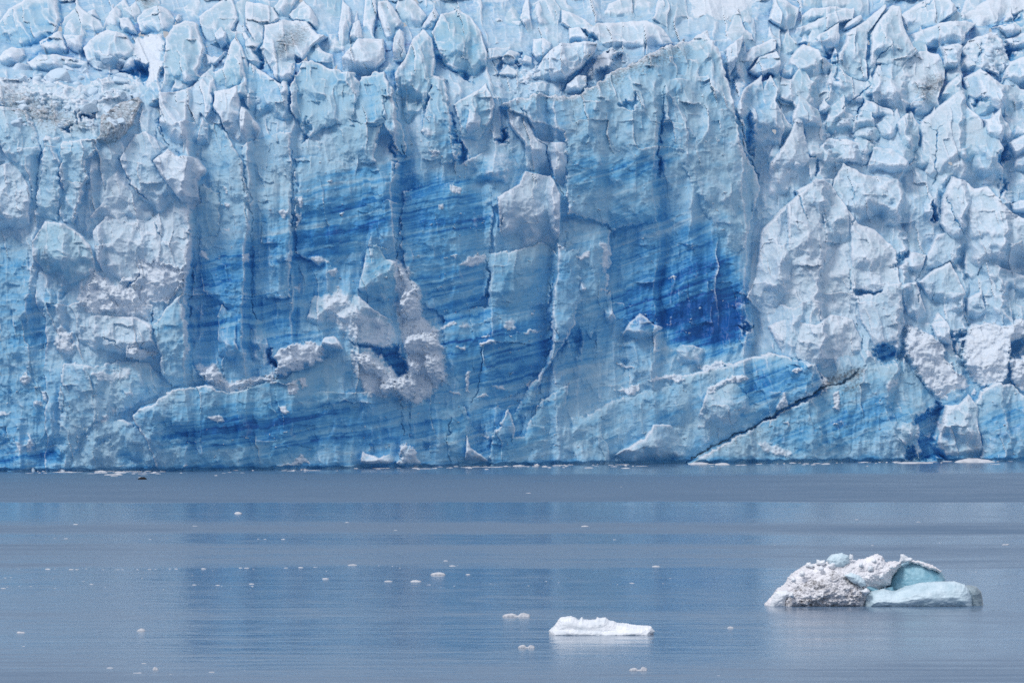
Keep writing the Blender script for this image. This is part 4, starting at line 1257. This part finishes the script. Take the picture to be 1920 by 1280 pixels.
# stray islands of a part go to the face behind it, so every part is one piece
FG = FL.reshape(NR - 1, NC - 1).copy()
comp = np.arange(FG.size).reshape(FG.shape)
same_v, same_h = FG[1:] == FG[:-1], FG[:, 1:] == FG[:, :-1]
for _ in range(400):
    old = comp.copy()
    a_ = np.where(same_v, np.minimum(comp[1:], comp[:-1]), comp[1:])
    comp[1:] = a_
    comp[:-1] = np.where(same_v, np.minimum(comp[:-1], comp[1:]), comp[:-1])
    comp[:, 1:] = np.where(same_h, np.minimum(comp[:, 1:], comp[:, :-1]), comp[:, 1:])
    comp[:, :-1] = np.where(same_h, np.minimum(comp[:, :-1], comp[:, 1:]), comp[:, :-1])
    comp = comp.reshape(-1)[comp]
    if np.array_equal(comp, old):
        break
cnt = np.bincount(comp.reshape(-1), minlength=FG.size)
size = cnt[comp]
biggest = np.zeros(len(NAMES), np.int64)
np.maximum.at(biggest, FG.reshape(-1), size.reshape(-1))
FG[(FG > 0) & (size < biggest[FG])] = 0
FL = FG.reshape(-1)
order = np.argsort(FL, kind="stable")
cuts = np.searchsorted(FL[order], np.arange(len(NAMES) + 1))
for li, nm in enumerate(NAMES):
    f = Q[order[cuts[li]:cuts[li + 1]]]
    if len(f) < 60:
        continue
    u, inv = np.unique(f, return_inverse=True)
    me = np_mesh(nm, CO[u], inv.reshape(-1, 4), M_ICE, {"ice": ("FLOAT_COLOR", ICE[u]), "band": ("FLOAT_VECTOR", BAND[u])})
    link(bpy.data.objects.new(nm, me), glacier)


def on_glacier(px, py):
    j = int(np.clip(np.searchsorted(PYS, py), 0, NR - 1))
    i = int(np.clip(np.searchsorted(PXS, px), 0, NC - 1))
    return Vector((GX[j, i], GY[j, i], GZ[j, i]))


# ------------------------------------------------------------------ loose ice
def chunk_mesh(name, seed, mat, flat=1.0, sub=3, cuts_=9, rough=.05, sharp=.62):
    """A broken lump of ice: a sphere cut by random planes, with worn rough faces."""
    bm = bmesh.new()
    bmesh.ops.create_icosphere(bm, subdivisions=sub, radius=1)
    r = np.random.RandomState(seed)
    co = np.array([v.co[:] for v in bm.verts])
    for _ in range(cuts_):
        nrm = r.normal(size=3)
        nrm /= np.linalg.norm(nrm)
        off = r.uniform(sharp - .1, sharp + .25)
        dd = co @ nrm - off
        co -= np.where(dd > 0, dd, 0)[:, None] * nrm * .95
    nz = fbm(co[:, 0] * 3 + seed, co[:, 1] * 3 + co[:, 2] * 2.2, 3, seed) * rough * 2
    co *= (1 + nz)[:, None]
    co[:, 2] *= flat
    for v, c in zip(bm.verts, co):
        v.co = c
    me = bpy.data.meshes.new(name)
    bm.to_mesh(me)
    bm.free()
    me.polygons.foreach_set("use_smooth", np.ones(len(me.polygons), bool))
    me.materials.append(mat)
    return me


BLOCKS = [chunk_mesh("ice_block", 40 + s, M_BLOCK, sub=3, sharp=.55) for s in range(6)]
n_blk = 0


def block(px, py, wpx, label, group, asp=.75):
    global n_blk
    c = on_glacier(px, py)
    o = bpy.data.objects.new("ice_block", BLOCKS[n_blk % 6])
    n_blk += 1
    s = wpx * K * c.y * .62
    o.location = (c.x, c.y + .15 * s, c.z)
    o.scale = (s, s * random.uniform(.8, 1.1), s * asp * random.uniform(.85, 1.15))
    o.rotation_euler = (random.uniform(-.35, .35), random.uniform(-.35, .35), random.uniform(0, 6.28))
    link(o)
    tag(o, label, "ice block", group)
    return o


block(108, 148, 46, "pale squarish ice block lying highest amid the grey rubble shelf at upper left", "ice blocks on the rubble shelf")
block(222, 152, 34, "smooth oval ice block under the overhang beside the blue hollow at upper left", "ice blocks on the rubble shelf", .6)
block(165, 205, 36, "faceted ice block above a dark blue gap in the dirty rubble", "ice blocks on the rubble shelf")
block(36, 128, 40, "rounded white ice block at the left end of the rubble shelf", "ice blocks on the rubble shelf")
for _ in range(110):
    px = random.uniform(2, 260)
    py = 150 + .12 * px + random.uniform(-12, 85 - .1 * px)
    block(px, py, random.choice([5, 6, 7, 8, 10, 12, 15, 20]), "small broken ice block in the dirty rubble shelf at upper left", "small blocks on the rubble shelf")
for _ in range(26):
    px, py = random.uniform(60, 240), random.uniform(108, 150)
    block(px, py, random.choice([8, 10, 13, 18, 22]), "pale ice block in the jumble above the dirty rubble shelf", "blocks above the rubble shelf")
for _ in range(30):
    px = random.uniform(1830, 1915)
    block(px, random.uniform(60, 130), random.choice([7, 9, 12, 15]), "small ice block in the broken heap at the upper right corner", "blocks in the upper right heap")
for _ in range(26):
    px = random.uniform(1545, 1640)
    block(px, random.uniform(215, 300) + (px - 1590) * .1, random.choice([6, 8, 10, 13]), "small ice block in the bright hollow right of centre", "blocks in the bright hollow")
for _ in range(18):
    block(random.uniform(930, 1010), random.uniform(112, 172), random.choice([7, 9, 12, 16]), "white ice block in the notch behind the great buttress", "blocks behind the great buttress")


# ------------------------------------------------------------------ icebergs: front outline given real depth
def inflate(name, outline, row0, dist, depth, back, mat, parent, kind="ice", seed=1, step=.9, amp=1.0, round_=None):
    """A solid lump whose front silhouette follows the outline; front and back both bulge by `depth` metres at `back` metres behind the waterline."""
    s = K * dist
    xs, ys = [p[0] for p in outline], [p[1] for p in outline]
    gx = np.arange(min(xs) - 4, max(xs) + 4, step)
    gy = np.arange(min(ys) - 4, max(ys) + 4, step)
    X, Y = np.meshgrid(gx, gy)
    jag = 3.4 if kind == "snow" else 1.5
    wxx = X + jag * fbm(X / 7, Y / 7, 4, seed, .65)
    wyy = Y + jag * fbm(X / 7, Y / 7, 4, seed + 9, .65)
    d = poly_sdf(wxx, wyy, outline)
    R = round_ or max(6.0, d.max() * 1.0)
    q = np.clip(d / R, 0, 1)
    bul = np.sqrt(np.clip(1 - (1 - q) ** 2, 0, 1))
    if kind == "snow":
        det = 1.3 * facets(X / 15, Y / 10, seed, 1.6, .7, True) + .9 * facets(X / 6.5, Y / 5, seed + 5, 1.6, .7, True) + .6 * facets(X / 3.2, Y / 2.6, seed + 7, 1.5, .8, True)
    elif kind == "smooth":
        det = .6 * fbm(X / 22, Y / 10, 3, seed) + .3 * facets(X / 22, Y / 12, seed + 4, 1, .8)
    else:
        det = 1.1 * facets(X / 17, Y / 11, seed, 1.1, .9) + .4 * fbm(X / 5, Y / 5, 3, seed + 4)
    front = depth * bul + det * amp * s * 4 * smooth(d / 4)
    rear = depth * bul * .9 + .3 * det * amp * s * 4 * smooth(d / 4)
    Xm = (X - 960) * s
    Zm = -(Y - row0) * s
    ok = d > -.6
    qm = ok[:-1, :-1] & ok[1:, :-1] & ok[1:, 1:] & ok[:-1, 1:]
    idx = np.arange(X.size).reshape(X.shape)
    F = np.stack([idx[:-1, :-1], idx[1:, :-1], idx[1:, 1:], idx[:-1, 1:]], -1)[qm]
    A = np.stack([Xm, back - front, Zm], -1).reshape(-1, 3)
    B = np.stack([Xm, back + rear, Zm], -1).reshape(-1, 3)
    co = np.concatenate([A, B])
    fq = np.concatenate([F, F[:, ::-1] + X.size])
    e = np.concatenate([F[:, [0, 1]], F[:, [1, 2]], F[:, [2, 3]], F[:, [3, 0]]])
    key = {}
    for a_, b_ in e:
        key[(a_, b_)] = 1
    rim = [(a_, b_) for (a_, b_) in key if (b_, a_) not in key]
    if rim:
        rm = np.array(rim)
        fq = np.concatenate([fq, np.stack([rm[:, 1], rm[:, 0], rm[:, 0] + X.size, rm[:, 1] + X.size], -1)])
    u, inv = np.unique(fq, return_inverse=True)
    co = co[u] - np.array([parent_off[0], 0, 0])
    return link(bpy.data.objects.new(name, np_mesh(name, co, inv.reshape(-1, 4), mat)), parent)


def row_dist(py):
    return (CAM_H / K) / (py - HORIZON)


# the big dirty iceberg
BR = 1135.0
BD = row_dist(BR)
parent_off = ((1640 - 960) * K * BD, 0)
berg = empty("iceberg", (parent_off[0], BD, 0), "large iceberg, gritty grey snow on its left and smooth pale blue ice on its right", "iceberg")


def J(s):
    return pts("J", s)


inflate("blue_ice_wall", J("1040,560 1060,400 1110,310 1180,240 1250,212 1330,215 1420,250 1480,290 1512,350 1520,560"), BR, BD, 1.1, 2.2, M_TEAL, berg, "smooth", 3)
inflate("snow_crust", J("1225,222 1250,205 1310,212 1360,225 1430,255 1480,285 1470,305 1420,280 1350,262 1300,235"), BR, BD, .45, 1.55, M_SNOWY, berg, "snow", 4)
inflate("snow_mass", J("140,540 190,480 240,420 300,380 320,330 380,285 455,235 500,240 545,225 610,215 690,200 760,195 830,205 900,190 990,155 1030,180 1060,225 1120,212 1180,215 1150,270 1110,320 1090,390 1010,430 930,450 900,580 140,580"), BR, BD, 1.7, 1.6, M_SNOWY, berg, "snow", 5, amp=1.2)
inflate("gritty_mound", J("265,580 270,500 330,430 420,370 520,330 600,295 650,278 720,300 780,340 850,370 895,430 905,490 880,580"), BR, BD, 1.4, .35, M_GRIT, berg, "snow", 6, amp=1.5)
inflate("ice_knob", J("605,200 640,160 720,148 770,165 782,220 745,262 690,275 635,255"), BR, BD, .75, 1.0, M_PALE, berg, "ice", 7)
inflate("ice_knob", J("448,250 455,222 480,218 515,245 490,262"), BR, BD, .3, .9, M_WHITE, berg, "ice", 8)
inflate("ice_knob", J("528,235 532,197 560,205 590,200 605,225 575,245"), BR, BD, .3, .9, M_WHITE, berg, "ice", 9)
inflate("ice_knob", J("770,190 780,155 803,165 806,192 790,205"), BR, BD, .22, .8, M_WHITE, berg, "ice", 10)
inflate("ice_knob", J("1160,222 1166,160 1190,158 1225,185 1255,190 1255,215 1215,225"), BR, BD, .35, 1.5, M_WHITE, berg, "ice", 11)
inflate("ice_knob", J("610,245 640,215 672,218 675,255 645,270"), BR, BD, .35, .5, M_WHITE, berg, "ice", 21)
for kn, (bx_, by_, bw_) in enumerate(((350, 345, 22), (415, 300, 26), (560, 262, 24), (930, 262, 26), (1010, 320, 22), (960, 205, 18), (860, 235, 20), (330, 455, 24), (660, 345, 22), (1085, 250, 18))):
    inflate("ice_knob", J(" ".join("%d,%d" % (bx_ + bw_ * a_, by_ + bw_ * b_) for a_, b_ in ((-.9, .5), (-.6, -.5), (0, -.9), (.5, -.7), (.95, .1), (.7, .7), (0, .85)))), BR, BD, .32, .55 - (by_ - 200) * .006,
            M_WHITE, berg, "ice", 30 + kn)
inflate("white_lump", J("165,560 190,490 215,435 300,422 338,450 300,490 290,560"), BR, BD, .55, -.1, M_WHITE, berg, "ice", 12)
inflate("ice_lump", J("730,310 780,290 840,310 885,350 892,390 850,395 780,360"), BR, BD, .55, -.35, M_PALE, berg, "ice", 13)
inflate("ice_lump", J("845,425 895,402 922,430 885,462"), BR, BD, .4, -.8, M_WHITE, berg, "ice", 14)
inflate("smooth_ice_slab", J("865,590 885,480 935,432 1030,412 1110,432 1200,392 1300,370 1400,360 1480,358 1560,357 1640,385 1672,425 1692,480 1700,590"), BR, BD, 1.5, .3, M_PALE, berg, "smooth", 15, round_=34)
inflate("clear_ice_end", J("1640,590 1645,395 1680,388 1732,400 1768,440 1782,530 1780,590"), BR, BD, .9, .8, M_CLEAR, berg, "smooth", 16)
inflate("ice_lump", J("880,430 890,350 930,380 1000,420 1100,400 1120,440 1000,470"), BR, BD, .7, .9, M_TEAL, berg, "smooth", 17)

# the white floe
FR = 1120 + 388 / 5.647
FD = row_dist(FR)
parent_off = ((1128 - 960) * K * FD, 0)
floe = empty("ice_floe", (parent_off[0], FD, 0), "long white ice floe with a bumpy crest, tapering to the right", "ice floe")
inflate("white_body", pts("L", "615,430 620,350 645,325 680,300 715,235 740,215 790,205 850,198 890,212 940,240 970,208 985,230 1040,238 1110,235 1130,206 1160,220 1215,212 1260,245 1310,250 1340,270 1440,273 1500,290 1590,298 1660,298 1700,310 1738,358 1700,430"),
        FR, FD, 1.1, .5, M_WHITE, floe, "smooth", 22, step=.6, amp=1.2, round_=14)
inflate("white_body", pts("L", "640,430 650,345 800,320 1000,330 1200,345 1400,330 1600,320 1690,345 1690,430"),
        FR, FD, .8, -.2, M_WHITE, floe, "smooth", 23, step=.6, amp=1.2, round_=9)

# small pieces of drifting ice
FLOES = [chunk_mesh("ice_bit", 70 + s, M_FLOE, flat=.5, sub=3, cuts_=7, rough=.12, sharp=.7) for s in range(7)]
FLOES_DARK = [chunk_mesh("dark_ice_bit", 90 + s, M_DARK, flat=.35, sub=2, cuts_=7, rough=.12, sharp=.7) for s in range(3)]
n_fl = 0


def drift(px, py, wpx, label, group=None, hpx=None, dark=False, cat="drifting ice", name="ice_bit", meshes=None, mat=None):
    global n_fl
    dist = row_dist(py)
    s = wpx * K * dist * .5
    pool = meshes or (FLOES_DARK if dark else FLOES)
    o = bpy.data.objects.new("dark_ice_bit" if dark else name, pool[n_fl % len(pool)])
    n_fl += 1
    hz = (hpx if hpx else max(1.1, wpx * .17)) * K * dist
    o.scale = (s * 1.1, s * random.uniform(.6, 1.0), hz * 2.2)
    o.rotation_euler = (0, 0, random.choice([0, 3.14]) + random.uniform(-.4, .4))
    o.location = ((px - 960) * K * dist, dist, -.02 - hz * .12)
    link(o)
    tag(o, label, cat, group)
    return o


def bits(reg, s, label, group, **kw):
    x0, y0, k = REG[reg]
    for q_ in s.split():
        a = [float(v) for v in q_.split(",")]
        drift(x0 + a[0] / k, y0 + a[1] / k, a[2] / k, label, group, **kw)


bits("G", "1298,357,42", "white ice bit alone in the smooth blue band left of centre", None, hpx=4)
bits("G", "112,1006,42", "low white ice bit near the lower left edge of the water", None, hpx=5)
bits("G", "770,996,46", "white ice bit with a flat top in open water at lower left", None, hpx=6)
bits("H", "528,690,76", "oval white ice floe in mid water left of centre", None, hpx=6)
bits("I", "1760,527,46", "white ice bit far right above the dirty iceberg", None, hpx=3.5)
bits("I", "258,980,38", "white ice bit between the white floe and the dirty iceberg", None, hpx=4)
bits("H", "1717,646,42", "thin white ice bit above the white floe", None, hpx=3)
bits("G", "413,416,30 1063,424,28 820,496,18 360,493,25 300,491,18 1447,496,20 1408,494,14 1545,496,24 1650,494,8",
     "small white ice bit in the far left half of the blue water", "far drifting ice bits")
bits("H", "30,405,26 295,448,22 1020,245,30 1527,211,8 1330,427,44 1490,498,18 1650,502,8",
     "small white ice bit in the far middle of the water", "far drifting ice bits in the middle")
bits("I", "950,389,22 1285,402,22 503,527,16 1403,516,12 1035,530,20 1600,674,14 55,712,8",
     "small white ice bit in the far right half of the water", "far drifting ice bits on the right")
bits("G", "263,659,36 300,657,14 100,657,20 385,661,34 420,661,24 470,657,16 640,661,26 670,661,18 815,659,24 850,659,20 925,657,20 960,657,22 1110,657,30 1230,647,16 1310,652,26 1345,653,30 1380,657,20 1160,667,8 1560,652,24 1640,650,30 1720,648,26 1780,670,10 750,661,18 560,661,22 30,706,20 60,704,16",
     "tiny ice bit in the thin line of brash across the left water", "thin line of brash")
bits("G", "1775,712,40 453,725,22 497,741,26 1060,745,28 1085,742,10 1190,747,30 1372,740,32 1376,752,20 1260,760,16 893,769,12 300,764,18 170,752,22 105,752,14 20,764,30 40,756,14 437,760,10 575,757,10 1048,694,10 910,699,8 290,710,10 775,708,10 1210,752,8 1255,765,14",
     "small scattered ice bit just below the thin line of brash", "scattered brash on the left")
bits("H", "570,614,30 605,642,36 635,638,14 692,688,30 258,726,44 405,727,60 476,744,28 615,750,14 543,758,8 815,737,18 1020,749,18 1118,725,16 1185,732,14 1470,740,16 1507,742,12 1585,735,28 1795,709,20 1755,737,12 278,643,10 320,652,12 430,643,8 205,640,12 60,638,50",
     "small white ice bit drifting in the middle of the water", "scattered brash in the middle")
bits("G", "850,1059,18 131,1079,24 784,1173,30 600,1198,40 750,1225,48 932,1232,22 1155,1220,36 1240,1192,20 1570,1240,14 1335,1209,12 340,1189,12 225,866,14",
     "low white ice bit on the near water at lower left", "near ice bits at lower left")
bits("G", "848,1208,32", "chunky greyish ice bit near the bottom left of the water", None, hpx=7)
bits("I", "195,1239,24 70,1200,18 215,1271,14", "low white ice bit on the near water below the dirty iceberg", "near ice bits at lower right")
bits("G", "777,170,52", "small dark humped lump floating near the glacier's foot at left", None, dark=True, hpx=9, cat="dark lump")
bits("G", "193,254,18", "tiny dark lump on the ruffled water at far left", None, dark=True, hpx=1.6, cat="dark lump")
bits("G", "1665,170,22", "thin dark sliver on the far ruffled water left of centre", None, dark=True, hpx=1.3, cat="dark lump")
bits("H", "260,152,8", "tiny dark speck on the far ruffled water", None, dark=True, hpx=1.6, cat="dark lump")
bits("I", "1295,878,36 1378,882,24 1430,882,20 1510,870,30 1590,886,50 1690,884,50 1725,882,30 1830,876,8 1090,874,60 1130,876,40 1040,868,40",
     "thin dark scrap of ice at the foot of the dirty iceberg", "dark scraps by the dirty iceberg", dark=True, hpx=1.5)

# twin-lobed floes: two lumps joined under the surface
def twin(reg, x, y, w, label, hl, hr, gap):
    x0, y0, k = REG[reg]
    px, py, wpx = x0 + x / k, y0 + y / k, w / k
    dist = row_dist(py)
    m = K * dist
    o = empty("ice_floe", ((px - 960) * m, dist, 0), label, "ice floe")
    for sgn, hh in ((-1, hl), (1, hr)):
        c = bpy.data.objects.new("lobe", FLOES[(3 if sgn < 0 else 5)])
        link(c, o)
        c.scale = (wpx * m * (.5 - gap * .5) * .62, wpx * m * .3, hh * m * 2.0)
        c.location = (sgn * wpx * m * .26, 0, -.1 * hh * m)
    c = bpy.data.objects.new("bridge", FLOES[1])
    link(c, o)
    c.scale = (wpx * m * .42, wpx * m * .22, max(1.2, min(hl, hr) * .45) * m * 2)


twin("H", 955, 918, 134, "flat white ice floe of two joined rounded lobes", 7.5, 8, .0)
twin("H", 1010, 1088, 86, "small bow-tie shaped ice floe left of the long white floe", 7, 6, .12)
twin("H", 1620, 1212, 98, "bow-tie shaped ice floe near the bottom edge below the long white floe", 6.5, 8, .2)

# brash along the glacier's foot
def foot_row(px):
    return float(np.interp(px, wl_x, wl_y))


for (reg, x, y, w, hpx, lab) in (("G", 695, 114, 66, 7.5, "pale blue domed ice block at the glacier's foot on the left"),
                                ("G", 620, 146, 92, 3.5, "flat white floe a little off the glacier's foot at left"),
                                ("G", 555, 130, 62, 3.5, "flat white floe touching the glacier's foot at left"),
                                ("H", 220, 106, 152, 3, "long thin white floe at the glacier's foot left of centre"),
                                ("H", 960, 98, 64, 4, "small white floe at the glacier's foot near the centre"),
                                ("H", 1068, 98, 32, 5, "knobbly little white floe at the glacier's foot right of centre"),
                                ("I", 85, 88, 112, 4.5, "white floe under the start of the dark crack"),
                                ("I", 215, 90, 84, 4, "white floe just right of the dark crack's foot"),
                                ("I", 1270, 82, 196, 4.5, "long white floe at the glacier's foot towards the right"),
                                ("I", 1590, 76, 212, 8, "large pale blue floe at the glacier's foot at far right")):
    x0, y0, k = REG[reg]
    drift(x0 + x / k, y0 + y / k, w / k, lab, None, hpx=hpx, cat="ice floe", name="ice_floe")
for _ in range(62):                                   # loose clusters with gaps between them
    cx_ = random.uniform(2, 1918)
    for _ in range(random.choice([1, 2, 3, 4, 6, 9])):
        px = min(1918, max(2, random.gauss(cx_, 22)))
        py = foot_row(px) + .6 + abs(random.gauss(0, 3.2))
        drift(px, py, random.choice([4, 5, 6, 8, 10, 14, 18, 26]), "tiny white ice bit in the strip of brash along the glacier's foot",
              "brash along the glacier's foot", hpx=random.uniform(.7, 1.8))
for _ in range(22):                                    # blocks that have fallen off the front, lying at its foot
    px = random.uniform(5, 1915)
    drift(px, foot_row(px) + random.uniform(.2, 1.6), random.choice([8, 10, 12, 15, 20, 26]), "pale broken ice block lying against the glacier's foot",
          "fallen blocks at the glacier's foot", hpx=random.uniform(2.5, 6), cat="ice block", name="ice_block", meshes=BLOCKS)
print("scene built", len(bpy.data.objects))
